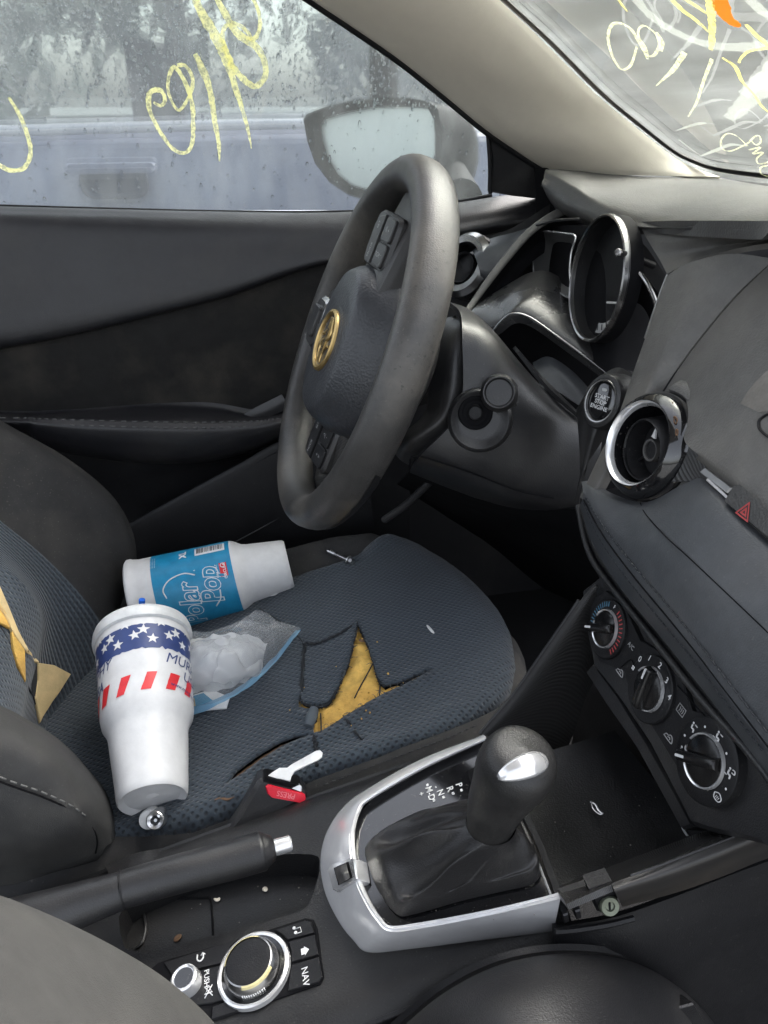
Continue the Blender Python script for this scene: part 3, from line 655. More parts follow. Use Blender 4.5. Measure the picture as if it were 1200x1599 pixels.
obj('reflection_strokes', *join([stroke('', WP, [(1056, 204), (1080, 196), (1100, 192), (1120, 194)], [1 * g, 3.5 * g, 3 * g, 1 * g], M_white, ws, off=.0009), stroke('', WP, [(1060, 218), (1076, 230), (1094, 243)], [2 * g, 3 * g, 1.5 * g], M_white, ws, off=.0009), stroke('', WP, [(1094, 244), (1120, 234), (1142, 226), (1166, 228)], [2 * g, 4 * g, 4 * g, 2 * g], M_white, ws, off=.0009)]), M_glare, ws, 0)  # reflected light drawn as short pale strokes on the pane
for i, (s, y) in enumerate((('LAMINATED', 247), ('SAFETY GLASS', 252), ('AS1 E6', 257))):
    text('maker_stamp', s, .0042, Frame(WP(1118, y, -.0105), WP.n, WP(1180, y + 5) - WP(1118, y)), M_blackink, ws)
drops('raindrops', WP, [(785, -5), (1205, -5), (1205, 240), (1110, 262), (1050, 240), (930, 140)], 900, ws, 8, .0008, .0026, -.018, dens=lambda x, y: 1.0 if x - 900 < 240 - y else .25)
# ================================================================== STEERING WHEEL
WC = V((-.055, .36, .8897)); WT = .3915; WR = .1692; Wr = .0166
wn = V((-cos(WT), 0, sin(WT)))                       # rim normal, towards the driver
wf = Frame(WC, wn, V((sin(WT), 0, cos(WT))))         # x up the wheel, y: z cross x
if wf.y.y < 0: wf.y = wf.y
sw = thing('steering_wheel', 'worn grey leather steering wheel turned a quarter with gold badge', 'steering wheel', WC)
vs, fs = [], []; NA, NB = 120, 24
for i in range(NA):
    q = 2 * pi * i / NA; d = wf.x * cos(q) + wf.y * sin(q)
    for j in range(NB):
        s = 2 * pi * j / NB; c_, s_ = cos(s), sin(s)
        rr = Wr * (1 + .05 * cos(2 * s)); dep = .0205
        c_, s_ = math.copysign(abs(c_) ** .82, c_), math.copysign(abs(s_) ** .82, s_); vs.append(WC + d * (WR + rr * .97 * c_) + wn * (dep * .98 * s_ - .002))
for i in range(NA):
    for j in range(NB): fs.append((i * NB + j, i * NB + (j + 1) % NB, ((i + 1) % NA) * NB + (j + 1) % NB, ((i + 1) % NA) * NB + j))
rim = obj('rim', vs, fs, M_rim, sw, 0)
# a worn black patch on the lower near side of the rim, and the pale scraped edge line
def rim_pt(q, s, off=0.0):
    d = wf.x * cos(q) + wf.y * sin(q); rr = Wr * (1 + .05 * cos(2 * s)) + off
    c_, s_ = cos(s), sin(s); c_, s_ = math.copysign(abs(c_) ** .82, c_), math.copysign(abs(s_) ** .82, s_); return WC + d * (WR + rr * .97 * c_) + wn * ((.0205 * .98 + off) * s_ - .002)
ysgn = 1 if wf.y.y > 0 else -1
def rim_patch(name, q0, q1, s0, s1, mat, jag=.1, off=.0006):
    nq, ns = 40, 12; vs, fs = [], []
    for i in range(nq + 1):
        for j in range(ns + 1):
            u, w = i / nq, j / ns
            a = s0 + (s1 - s0) * w * (sin(pi * min(1, u * 1.02)) ** .4) + jag * mnoise.noise(V((u * 9, w * 2, 3)))
            vs.append(rim_pt(q0 + (q1 - q0) * u, a, off))
    for i in range(nq):
        for j in range(ns): fs.append((i * (ns + 1) + j, i * (ns + 1) + j + 1, (i + 1) * (ns + 1) + j + 1, (i + 1) * (ns + 1) + j))
    return obj(name, vs, fs, mat, rim, 0)
rim_patch('worn_patch', ysgn * -radians(108), ysgn * -radians(146), radians(-22), radians(-78), M_black)
# airbag cover: a dome, its front face flat and pale, its side falling away to the spokes
hub_prof = [(0, .0360), (.034, .0355), (.048, .0335), (.057, .0290), (.063, .0215), (.069, .006), (.076, -.02), (.078, -.04), (0, -.04)]
HUB = Frame(wf(-.002, ysgn * .002, -.010), wn + V((0, -.07, 0)), wf.x)
hub_r = [(.090, .080, -.040), (.089, .078, -.012), (.084, .069, .010), (.077, .056, .026), (.0725, .0485, .0325), (.0705, .0458, .0345), (.068, .0435, .0355), (.052, .034, .0362), (.030, .020, .0365), (.012, .008, .0366)]
vs, fs = [], []; n_ = 72
for ax_, ay_, z_ in hub_r:
    for q in range(n_):
        a = 2 * pi * q / n_; c_, s_ = cos(a), sin(a); vs.append(HUB(ax_ * 1.0 * math.copysign(abs(c_) ** .86, c_), ay_ * 1.06 * math.copysign(abs(s_) ** .86, s_), z_))
for l in range(len(hub_r) - 1):
    for q in range(n_): fs.append((l * n_ + q, l * n_ + (q + 1) % n_, (l + 1) * n_ + (q + 1) % n_, (l + 1) * n_ + q))
fs.append(tuple((len(hub_r) - 1) * n_ + q for q in range(n_)))
hub = obj('airbag_cover', vs, fs, M_hub, sw, 60)
acc = plate('spoke_accent', Frame(wf(-.004, ysgn * .082, .020), wn + V((0, -.12, 0)), wf.x), rrect(.056, .036, .011), -.012, .006, M_smoke, sw, .004)
plate('accent_button', Frame(wf(-.004, ysgn * .084, .0285), wn + V((0, -.12, 0)), wf.x), rrect(.034, .022, .005), -.004, .0012, M_dashlow, acc, .001)
lathe('back_cover', wf, [(.0, -.072), (.055, -.070), (.075, -.055), (.082, -.03), (.07, -.02), (0, -.02)], M_dashlow, sw, 48, 40)
lathe('emblem_recess', HUB, [(.0285, .0366), (.0300, .0372), (.0345, .0364), (.0352, .0340)], M_hub, hub, 48, ex=1.06, ey=.98)
em = HUB.at(0, 0, .0368)
lathe('emblem_rim', em, [(.0235, -.001), (.0240, .0024), (.0265, .0034), (.0290, .0024), (.0295, -.001)], M_gold, hub, 56, ex=1.06, ey=.98)
lathe('emblem_base', em, [(0, .0004), (.0238, .0006)], M_smoke, hub, 40, ex=1.06, ey=.98)
def bar2(fr, pts, w, h): return tube_mesh(cr([fr(x * 1.25, y * 1.25, h) for x, y in pts], 6), w * 1.15, 6, (fr.z, .5))
obj('emblem_letterform', *join([bar2(em, [(.0165, -.003), (.009, -.0075), (.003, -.006), (.0005, 0), (-.003, .006), (-.009, .0075), (-.0165, .003)], .0022, .0012), bar2(em, [(.018, .004), (.010, .003), (.004, .0075), (.002, .012)], .0014, .0012), bar2(em, [(-.018, -.004), (-.010, -.003), (-.004, -.0075), (-.002, -.012)], .0014, .0012)]), M_gold, hub, 0)
text('emblem_band', 'SCION', .0080, Frame(em(0, 0, .0022), em.z, em.x), M_blackink, hub, .02)
plate('emblem_bar', Frame(em.o, em.z, em.x), rrect(.046, .0095, .002), .0003, .0020, M_gold, hub, .0004)
# spokes: top and bottom because the wheel is turned; a third with a bright surround points to the door
def spoke(x0, x1, w0, w1, up):
    rows = []
    for t in (0, .35, .7, 1.0):
        x = x0 + (x1 - x0) * t; w = w0 + (w1 - w0) * t; z = .012 - .014 * t - (.018 if up < 0 else 0)
        rows.append([wf(x, -w, z - .022), wf(x, -w, z - .004), wf(x, -w * .5, z), wf(x, w * .5, z), wf(x, w, z - .004), wf(x, w, z - .022)])
    return rows
for sx in (1, -1): patch('spoke', spoke(.052 * sx, .158 * sx, .042, .034, sx), M_carbon2 if sx > 0 else M_carbon, sw, 4, 5, .006, sharp=30)
patch('spoke', [[wf(-w, ysgn * y, z - .03), wf(-w, ysgn * y, z), wf(0, ysgn * y, z + .003), wf(w, ysgn * y, z), wf(w, ysgn * y, z - .03)] for y, w, z in ((.05, .036, .012), (.09, .027, .010), (.125, .024, .004), (.158, .026, -.004))], M_black, sw, 4, 5, .005)
# button pods
PU = Frame(wf(.104, -ysgn * .004, .008), wn + V((0, -.15, 0)), wf.x); PD = Frame(wf(-.102, -ysgn * .006, -.006), wn + V((0, -.22, 0)), wf.x)
for fr, sx, texts in ((PU, 1, None), (PD, -1, ('MODE', 'VOL'))):
    pod = plate('button_pod', fr, [(x, y) for x, y in rrect(.052, .058, .008)], -.012, .004, M_dashlow, sw, .003)
    for j, yy in enumerate((-.0145, .0105)):
        w = .030 if j == 0 else .020
        if j == 0:
            for q in (-1, 1):
                b = plate('button', fr.at(q * .0115, yy + .002, .004), rrect(.0215, .0215, .003), -.002, .0028, M_black if sx < 0 else M_dashlow, pod, .001)
                bf = fr.at(q * .0115, yy + .002, .0069)
                text('button_mark', ('- VOL' if q < 0 else '+ ))') if sx > 0 else ('<( -' if q > 0 else '+ >'), .0062, Frame(bf.o, bf.z, -bf.y if sx < 0 else bf.y), M_inkd, b)
        else:
            b = plate('button', fr.at(0, yy + .003, .004), [(-.023, -.009), (.023, -.009), (.019, .006), (.012, .009), (-.012, .009), (-.019, .006)], -.002, .0024, M_black if sx < 0 else M_dashlow, pod, .001)
            for q, tx in ((-.012, 'MODE'), (.012, 'SET')): text('button_mark', tx, .0048, Frame(fr(q, yy + .002, .0066), fr.z, fr.x), M_inkd, b)

# ------------------------------------------------------------------ column shroud
colu = thing('steering_column', 'grey moulded steering column cowl with a round cap and open lock hole', 'steering column', P(800, 700, Y=.33))
cg = [[(700, 470, .42), (745, 492, .42), (815, 572, .40), (872, 628, .39), (935, 655, .38)],
      [(718, 487, .375), (765, 512, .365), (830, 588, .35), (882, 638, .34), (940, 668, .33)],
      [(722, 525, .335), (772, 550, .325), (832, 618, .315), (882, 655, .312), (940, 690, .31)],
      [(718, 640, .312), (772, 662, .300), (828, 690, .296), (878, 712, .296), (935, 730, .30)],
      [(660, 708, .315), (735, 735, .300), (805, 762, .295), (865, 775, .297), (930, 785, .30)],
      [(643, 730, .345), (720, 758, .33), (795, 785, .325), (862, 796, .325), (925, 802, .33)],
      [(640, 738, .41), (716, 768, .40), (792, 794, .40), (860, 803, .40), (922, 806, .40)]]
shroud = patch('shroud', [[P(x, y, Y=q) for x, y, q in r] for r in cg], M_dashlow, colu, 7, 6, .004)
tube('split_line', [P(640, 733, Y=.36), P(640, 728, Y=.33), P(652, 712, Y=.312), P(735, 738, Y=.2985), P(805, 765, Y=.2935), P(865, 778, Y=.2955)], .0009, M_dark, colu, 6)
patch('wheel_side_collar', [[P(712, 492, Y=.40), P(722, 520, Y=.35), P(716, 640, Y=.325), P(660, 700, Y=.33), P(642, 728, Y=.36)], [P(690, 500, Y=.40), P(700, 540, Y=.35), P(694, 640, Y=.325), P(640, 690, Y=.33), P(625, 718, Y=.36)],
      [P(670, 520, Y=.41), P(670, 560, Y=.37), P(665, 640, Y=.35), P(625, 680, Y=.35), P(612, 700, Y=.37)]], M_dashlow, colu, 6, 5, .004)
cp = P(780, 614, Y=.300); cf = Frame(cp, V((-.35, -.85, .38)), V((0, 0, 1)))
lathe('lock_cap', cf, [(0, .012), (.0125, .0122), (.0132, .0135), (.0140, .0165), (.0152, .0168), (.0178, .0105), (.0184, .008), (.0185, -.022), (0, -.022)], M_dashlow, colu, 40, 30)
lathe('cap_step', cf.at(0, 0, -.006), [(.0180, .006), (.0200, .005), (.0205, -.012)], M_dashlow, colu, 6, 30)
hf = Frame(P(747, 651, Y=.300), V((-.33, -.88, .34)), V((0, 0, 1)))
lathe('lock_hole', hf.at(.004, .003, 0), [(0, .0006), (.0120, .0008), (.0135, .0022), (.0160, .0024), (.0170, .001), (.0175, -.01)], M_dark, colu, 40, 40)
lathe('lock_dish', hf.at(-.003, -.002, -.004), [(.0, .0028), (.018, .0030), (.0225, .0036), (.0262, .0070), (.0285, .0082), (.0310, .0062), (.0325, .000), (.033, -.01)], M_dashlow, colu, 40, 40)
lathe('lock_barrel', hf.at(.004, .003, .0008), [(.0, .0004), (.0060, .0005), (.0072, .0022), (.0085, .0005)], M_black, colu, 24, 40)

# ================================================================== DASHBOARD
dash = thing('dashboard', 'dusty grey dashboard with padded hood, gauge cluster and round vent', 'dashboard', V((.3, .2, .7)))
hoodlip = [(850, 274, .565), (868, 278, .54), (896, 294, .50), (930, 316, .45), (968, 332, .39), (1015, 344, .315), (1060, 348, .25), (1200, 351, .09), (1340, 356, -.04)]
back = [(858, 269, .68), (872, 264, .69), (905, 262, .69), (950, 262, .685), (1000, 263, .675), (1060, 267, .66), (1110, 271, .63), (1200, 285, .51), (1340, 303, .35)]
rows = []
for t, lift in ((1.0, -.004), (.72, .002), (.45, .005), (.2, .006), (.06, .003), (0, -.003)):
    rows.append([P(a[0], a[1], Y=a[2]).lerp(P(b[0], b[1], Y=b[2]), t) + V((0, 0, lift)) for a, b in zip(hoodlip, back)])
under = [(847, 290, .556), (858, 309, .545), (880, 328, .51), (920, 346, .46), (965, 355, .395), (1005, 357, .325), (1050, 357, .26), (1200, 360, .10), (1340, 364, -.03)]
under2 = [(862, 318, .60), (872, 330, .60), (892, 344, .58), (930, 356, .53), (972, 364, .48), (1010, 366, .43), (1050, 364, .37), (1200, 366, .21), (1340, 370, .07)]
rows += [[P(x, y, Y=q) for x, y, q in under], [P(x, y, Y=q) for x, y, q in under2]]
patch('hood_pad', rows, M_dash, dash, 6, 5, .006, sharp=50)
patch('gap_filler', [[P(x, y - 16, Y=q + .10) for x, y, q in back], [P(x, y - 4, Y=q + .03) for x, y, q in back], [P(x, y + 5, Y=q - .002) + V((0, 0, -.006)) for x, y, q in back]], M_dashlow, dash, 5, 3, .003)  # dark filler added to stop light leaking between hood and pillar
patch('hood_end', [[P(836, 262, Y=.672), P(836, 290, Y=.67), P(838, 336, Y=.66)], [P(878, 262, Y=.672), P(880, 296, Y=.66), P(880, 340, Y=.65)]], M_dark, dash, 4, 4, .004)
# right cheek of the cluster hood: top triangle and the long band that runs down to the start button
SK = Plane((.10, 0, .72), (-.958, 0, .287))
pc3 = lambda r: [P(x, y, Y=q) for x, y, q in r]
sk3 = lambda r, o: [SK(x, y, o + min(.006, -.024 + (y - 400) * .000086)) for x, y in r]
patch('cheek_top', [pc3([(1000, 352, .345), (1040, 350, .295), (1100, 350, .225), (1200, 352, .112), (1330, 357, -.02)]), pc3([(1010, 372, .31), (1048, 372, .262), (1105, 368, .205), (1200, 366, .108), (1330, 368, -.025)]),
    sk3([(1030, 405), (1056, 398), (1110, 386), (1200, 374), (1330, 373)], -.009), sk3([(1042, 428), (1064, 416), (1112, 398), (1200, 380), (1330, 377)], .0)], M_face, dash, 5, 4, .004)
bl = [(1043, 430), (1028, 470), (1008, 530), (986, 592), (964, 655), (935, 715), (906, 776)]
bm = [(1075, 411), (1060, 455), (1036, 525), (1010, 592), (985, 655), (950, 720), (914, 782)]
bm2 = [(1140, 396), (1105, 440), (1070, 500), (1038, 560), (1010, 620), (968, 700), (922, 786)]
br = [(1210, 404), (1152, 458), (1107, 510), (1064, 566), (1032, 615), (986, 690), (932, 792)]
B0 = sk3(bl, 0.0)
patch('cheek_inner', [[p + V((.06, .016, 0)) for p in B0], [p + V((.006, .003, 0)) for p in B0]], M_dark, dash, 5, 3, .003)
tube('cheek_trim', [p + V((.002, .003, 0)) for p in B0[:3]], .0016, M_smoke, dash, 8)
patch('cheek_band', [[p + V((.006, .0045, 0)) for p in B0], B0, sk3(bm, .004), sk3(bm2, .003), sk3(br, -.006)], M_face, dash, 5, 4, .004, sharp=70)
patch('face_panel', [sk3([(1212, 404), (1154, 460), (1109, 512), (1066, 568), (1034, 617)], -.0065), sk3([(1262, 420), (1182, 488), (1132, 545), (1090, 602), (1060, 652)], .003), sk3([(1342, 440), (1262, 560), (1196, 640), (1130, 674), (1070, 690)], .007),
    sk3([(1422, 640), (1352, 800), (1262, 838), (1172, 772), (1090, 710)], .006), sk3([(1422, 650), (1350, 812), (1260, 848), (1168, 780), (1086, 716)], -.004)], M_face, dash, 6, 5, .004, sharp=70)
tube('mount_outline', [SK(x, y, .0075 + min(.006, -.024 + (y - 400) * .000086)) for x, y in ((1250, 640), (1208, 644), (1189, 653), (1185, 662), (1193, 677), (1250, 716))], .0009, M_black, dash, 6)
patch('scuffed_patch', [sk3([(1196, 580), (1250, 560)], .0076), sk3([(1172, 606), (1250, 630)], .0078), sk3([(1156, 630), (1186, 644)], .0074)], plastic('scuffed_vinyl', (.16, .148, .13), .6, 300, .5, .5, (.08, .076, .07)), dash, 8, 8, .0003)
# ---- instrument recess
strip = [(716, 500, .478), (738, 466, .50), (770, 420, .515), (815, 366, .53), (850, 338, .538), (890, 316, .545)]
strip2 = [(726, 500, .476), (748, 468, .498), (782, 423, .512), (828, 370, .527), (862, 345, .535), (902, 326, .54)]
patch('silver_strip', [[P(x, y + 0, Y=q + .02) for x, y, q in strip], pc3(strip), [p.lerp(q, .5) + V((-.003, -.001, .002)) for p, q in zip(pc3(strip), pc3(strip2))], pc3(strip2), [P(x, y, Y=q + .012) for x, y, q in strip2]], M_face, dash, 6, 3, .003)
wall_back = [(790, 480, .53), (800, 450, .535), (830, 410, .545), (880, 375, .555), (910, 352, .56), (950, 335, .565)]
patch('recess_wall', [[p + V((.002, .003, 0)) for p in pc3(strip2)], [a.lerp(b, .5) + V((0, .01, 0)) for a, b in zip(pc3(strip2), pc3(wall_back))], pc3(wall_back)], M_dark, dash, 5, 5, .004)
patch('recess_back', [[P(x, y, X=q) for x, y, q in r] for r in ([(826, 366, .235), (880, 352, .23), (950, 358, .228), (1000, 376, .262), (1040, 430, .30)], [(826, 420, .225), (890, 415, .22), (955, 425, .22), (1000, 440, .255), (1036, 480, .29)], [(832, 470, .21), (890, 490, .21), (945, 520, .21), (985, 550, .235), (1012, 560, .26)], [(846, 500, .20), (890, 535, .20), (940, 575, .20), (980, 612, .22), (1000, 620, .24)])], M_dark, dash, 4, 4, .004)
tube('inner_seam', [P(838, 352, Y=.50), P(870, 344, Y=.475), P(905, 342, Y=.45)], .0016, M_dashlow, dash, 6)
l_front = [(722, 512, .46), (752, 512, .445), (776, 506, .432), (800, 489, .425), (826, 494, .415), (870, 524, .385), (930, 568, .34), (985, 608, .30)]
l_mid = [(742, 480, .485), (775, 470, .475), (805, 455, .465), (838, 455, .45), (868, 470, .435), (905, 500, .405), (950, 545, .36), (992, 585, .315)]
l_back = [(775, 455, .52), (800, 440, .515), (830, 425, .51), (860, 425, .50), (895, 450, .48), (930, 485, .45), (965, 525, .41), (1000, 570, .36)]
patch('cluster_ledge', [[p + V((.004, .0, -.012)) for p in pc3(l_front)], pc3(l_front), [a.lerp(b, .35) + V((0, 0, .004)) for a, b in zip(pc3(l_front), pc3(l_mid))], pc3(l_mid), pc3(l_back)], plastic('ledge_plastic', (.030, .030, .031), .27, 900, .2, .2, (.06, .056, .05), dust=.3), dash, 5, 5, .004)
tube('ledge_edge', [P(x, y, Y=q) for x, y, q in ((770, 518, .433), (782, 503, .430), (800, 490, .424), (826, 495, .414), (870, 525, .384), (930, 569, .339), (962, 594, .315))], .0016, M_smoke, dash, 8)
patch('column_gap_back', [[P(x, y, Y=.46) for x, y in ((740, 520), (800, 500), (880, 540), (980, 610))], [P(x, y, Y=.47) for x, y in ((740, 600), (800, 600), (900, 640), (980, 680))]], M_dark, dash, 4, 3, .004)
patch('inner_bracket', [[P(832, 566, Y=.41), P(858, 557, Y=.40), P(895, 580, Y=.375), P(930, 618, Y=.345)], [P(836, 580, Y=.39), P(866, 578, Y=.38), P(898, 604, Y=.355), P(928, 636, Y=.335)], [P(846, 606, Y=.37), P(872, 612, Y=.36), P(900, 630, Y=.345), P(926, 645, Y=.33)]], M_pad, dash, 6, 5, .004)
patch('lower_bracket', [[P(805, 540, Y=.40), P(850, 590, Y=.36), P(905, 645, Y=.325)], [P(812, 548, Y=.375), P(858, 606, Y=.345), P(910, 652, Y=.318)]], M_black, dash, 6, 4, .004)
# gauges
tc = P(931, 436, Y=.36); gf = Frame(tc, V((-.985, .05, .10)), V((0, 0, 1)))
gz = V((-.93, .0, .36))
def ellipse_fit(name, prof, mat, fr, n=64, ex=1.0, ey=1.0): return lathe(name, fr, prof, mat, dash, n, 35, ex=ex, ey=ey)
ellipse_fit('gauge_ring', [(.0592, -.004), (.0598, .001), (.0612, .0022), (.0626, .001), (.0632, -.004)], M_smoke, gf)
ellipse_fit('gauge_barrel', [(.0632, -.003), (.0625, -.018)], M_dark, gf)
ellipse_fit('gauge_barrel_lining', [(.0592, -.003), (.0575, -.018), (0, -.0185)], M_black, gf)
vs, fs = lathe_mesh(gf.at(0, 0, -.012), [(.043, 0), (.053, .002)], 30, radians(185), radians(290)); obj('dial_arc', vs, fs, M_inkd, dash, 0)
for q in range(9):
    a = radians(190 + 95 * q / 8); plate('dial_tick', Frame(gf(.0475 * cos(a), .0475 * sin(a), -.0098), gf.z, gf.x * cos(a) + gf.y * sin(a)), rrect(.006, .0012, .0004), 0, .0006, M_blackink, dash, 0)
tube('dial_needle', [gf(-.020, -.012, -.012), gf(-.012, -.050, -.010)], .0011, M_ink, dash, 6, 1)
BZ = Plane(tc + gf.z * -.006, gf.z)
bz_o = [(836, 372), (842, 364), (852, 361), (880, 364), (899, 369), (893, 392), (890, 425), (892, 464), (866, 452), (838, 436), (834, 430), (833, 400)]
bz_i = [(866, 386), (869, 381), (875, 379), (884, 380), (893, 383), (889, 398), (887, 420), (888, 440), (879, 434), (869, 428), (866, 422), (865, 404)]
so_b = ccr([BZ(x, y) for x, y in bz_o], 4); si_b = ccr([BZ(x, y, -.014) for x, y in bz_i], 4); mB = len(so_b)
bzl = obj('square_bezel', so_b + si_b, [(q, (q + 1) % mB, mB + (q + 1) % mB, mB + q) for q in range(mB)], M_dashlow, dash, 0)
bzl.data.materials[0] = plastic('bezel_grey', (.075, .075, .075), .32, 0, 0, .2)
obj('small_display', [p - gf.z * .001 for p in si_b], [tuple(range(mB))], M_gloss, dash, 0)
tube('bezel_edge', so_b + so_b[:1], .0011, M_silver, dash, 8, 1)
tube('right_bezel', [P(x, y, Y=q) for x, y, q in ((976, 402, .325), (1000, 428, .30), (1018, 458, .29), (1028, 490, .285), (1026, 520, .285))], .0024, M_smoke, dash, 8)
patch('right_display', [[P(980, 412, Y=.34), P(1000, 420, Y=.325), P(1030, 460, Y=.315)], [P(985, 470, Y=.345), P(1005, 480, Y=.33), P(1024, 520, Y=.315)]], M_dark, dash, 4, 4, .003)
tube('trip_stalk', [P(965, 394, Y=.305), P(990, 402, Y=.318), P(1020, 414, Y=.335)], .0036, M_black, dash, 10)
lathe('stalk_tip', Frame(P(965, 394, Y=.305), P(965, 394, Y=.305) - P(1020, 414, Y=.335)), [(0, .0012), (.0026, .0010), (.0037, 0), (.0037, -.002)], M_smoke, dash, 16)
tube('recess_bottom_trim', [P(938, 548, Y=.40), P(975, 572, Y=.37), P(1004, 602, Y=.33)], .002, M_dashlow, dash, 6)
# far side vent at the door
vf = Frame(P(728, 415, Y=.60), V((-.80, -.42, .42)), V((0, 0, 1)))
fv = lathe('far_vent_ring', vf, [(.026, .004), (.028, .010), (.036, .011), (.042, .004), (.044, -.03)], M_smoke, dash, 40)
lathe('bowl', vf, [(.027, .006), (.022, -.01), (0, -.016)], M_gloss, fv, 36)
lathe('eyelid', vf.at(-.004, 0, -.004), [(.018, .010), (.020, .012), (.021, .0), (.0, -.006)], M_black, fv, 30)
patch('far_vent_cowl', [[P(738, 392, Y=.60), P(762, 374, Y=.60), P(806, 362, Y=.59), P(840, 350, Y=.59)], [P(742, 400, Y=.575), P(766, 388, Y=.57), P(802, 384, Y=.56), P(836, 360, Y=.56)], [P(750, 426, Y=.56), P(764, 430, Y=.555), P(784, 416, Y=.55), P(820, 380, Y=.55)], [P(752, 450, Y=.58), P(762, 456, Y=.57), P(775, 440, Y=.56), P(806, 402, Y=.56)]], M_pad, dash, 5, 5, .004)
patch('dash_end', [[P(700, 420, Y=.62), P(740, 380, Y=.625), P(800, 356, Y=.63), P(860, 318, Y=.63)], [P(700, 520, Y=.57), P(735, 500, Y=.57), P(780, 470, Y=.58), P(850, 400, Y=.60)], [P(700, 600, Y=.50), P(740, 590, Y=.50), P(790, 580, Y=.51), P(850, 540, Y=.54)]], M_black, dash, 5, 5, .004)
# start button
bf = Frame(P(944, 627, Y=.222), V((-.86, -.42, .30)), V((0, 0, 1)))
sb = lathe('start_bezel', bf, [(.0135, .002), (.0150, .006), (.0165, .0066), (.0190, .005), (.0205, .001), (.0215, -.02)], M_dashlow, dash, 48, 30, ex=1.25)
lathe('start_trim', bf, [(.0138, .0045), (.0146, .0068), (.0155, .0070), (.0160, .0060)], M_smoke, sb, 48, ex=1.25)
lathe('start_button', bf, [(0, .0052), (.010, .0050), (.0128, .0042), (.0138, .001)], M_gloss, sb, 48, ex=1.25)
tf = Frame(bf(0, 0, .0054), bf.z, -bf.y if (-bf.y).dot(RT) > 0 else bf.y)
for s, yy in (('START', .0036), ('STOP', -.0012), ('ENGINE', -.0060)): text('button_word', s, .0052, Frame(tf(0, yy, 0), tf.z, tf.x), M_ink, sb, .012)
plate('indicator', Frame(tf(0, .0105, 0), tf.z, tf.x), rrect(.005, .0026, .0012), -.0008, .0003, M_inkd, sb, 0)
patch('button_panel', [[P(900, 640, Y=.30), P(925, 600, Y=.29), P(962, 574, Y=.275), P(990, 585, Y=.262)], [P(905, 700, Y=.27), P(918, 650, Y=.262), P(940, 610, Y=.248), P(972, 602, Y=.245)], [P(905, 750, Y=.245), P(915, 700, Y=.240), P(935, 660, Y=.236), P(962, 640, Y=.24)],
      [P(898, 790, Y=.24), P(900, 770, Y=.235), P(915, 730, Y=.232), P(940, 690, Y=.236)]], M_dashlow, dash, 5, 5, .004)
# ---- round centre vent
cvf = Frame(SK(1012, 696, .006), SK.n + V((0, -.12, .06)), V((0, 0, 1)))
R0 = .0380
cv = lathe('vent_ring', cvf, [(R0 * .80, .002), (R0 * .83, .009), (R0 * .90, .0125), (R0 * 1.0, .0095), (R0 * 1.10, .0040), (R0 * 1.155, -.003), (R0 * 1.17, -.006), (R0 * 1.17, -.009)], M_gloss, dash, 72, 30)
lathe('vent_collar', cvf, [(R0 * 1.14, -.006), (R0 * 1.20, -.0035), (R0 * 1.27, -.0045), (R0 * 1.36, -.0075), (R0 * 1.46, -.0125)], M_dash, dash, 40, 60, a0=radians(-165), a1=radians(12))
lathe('chrome_edge', cvf, [(R0 * .80, .0062), (R0 * .825, .0098), (R0 * .86, .0120), (R0 * .885, .0128)], M_silver, cv, 72, 40)
lathe('bowl', cvf, [(R0 * .80, .0062), (R0 * .785, -.006), (R0 * .70, -.018), (R0 * .5, -.026), (0, -.03)], M_gloss, cv, 60, 40)
ef = Frame(cvf(-.003, -.001, -.002), cvf.z + V((-.05, .06, -.22)), V((0, 0, 1)))
lathe('eyelid', ef, [(R0 * .60, .0055), (R0 * .625, .0070), (R0 * .65, .0055), (R0 * .69, -.004), (R0 * .72, -.012)], M_black, cv, 60, 35)
lathe('throat', ef, [(R0 * .60, .005), (R0 * .56, -.010), (0, -.012)], M_black, cv, 60, 40)
lathe('hub_ring', ef.at(0, 0, -.004), [(.0068, 0), (.0072, .003), (.0088, .0034), (.0092, 0), (.0092, -.008)], M_dash, cv, 36)
lathe('hub_cap', ef.at(0, 0, -.004), [(0, .0012), (.0070, .0015)], M_black, cv, 30)
for q in range(3):
    a = radians(15 + 120 * q); tube('fin', [ef(.008 * cos(a), .008 * sin(a), -.004), ef(R0 * .57 * cos(a), R0 * .57 * sin(a), -.005)], .0010, M_black, cv, 6, 1)
plate('pointer', Frame(ef(.0145, 0, -.001), ef.z, ef.x), [(-.004, -.0022), (.005, 0), (-.004, .0022)], -.001, .0006, M_ink, cv, 0)
obj('knurl', *join([tube_mesh([ef(R0 * .61 * cos(a), R0 * .61 * sin(a), .0055), ef(R0 * .61 * cos(a), R0 * .61 * sin(a), .0078)], .0006, 5) for a in [radians(110 + 3.2 * i) for i in range(38)]]), M_black, cv, 0, kind='stuff')
obj('stain_mark', *join([tube_mesh(cr([cvf(R0 * rr * cos(a), R0 * rr * sin(a), .0105) for rr, a in ((.985, -.62), (1.03, -.66), (1.05, -.74), (1.0, -.78), (.97, -.72), (1.0, -.66))], 5), .0007, 5, (cvf.z, .3)), tube_mesh(cr([cvf(R0 * rr * cos(a), R0 * rr * sin(a), .0105) for rr, a in ((1.0, -.90), (1.04, -.94), (1.03, -1.02), (.99, -1.0), (1.0, -.90))], 5), .0007, 5, (cvf.z, .3))]), M_leaf, cv, 0)
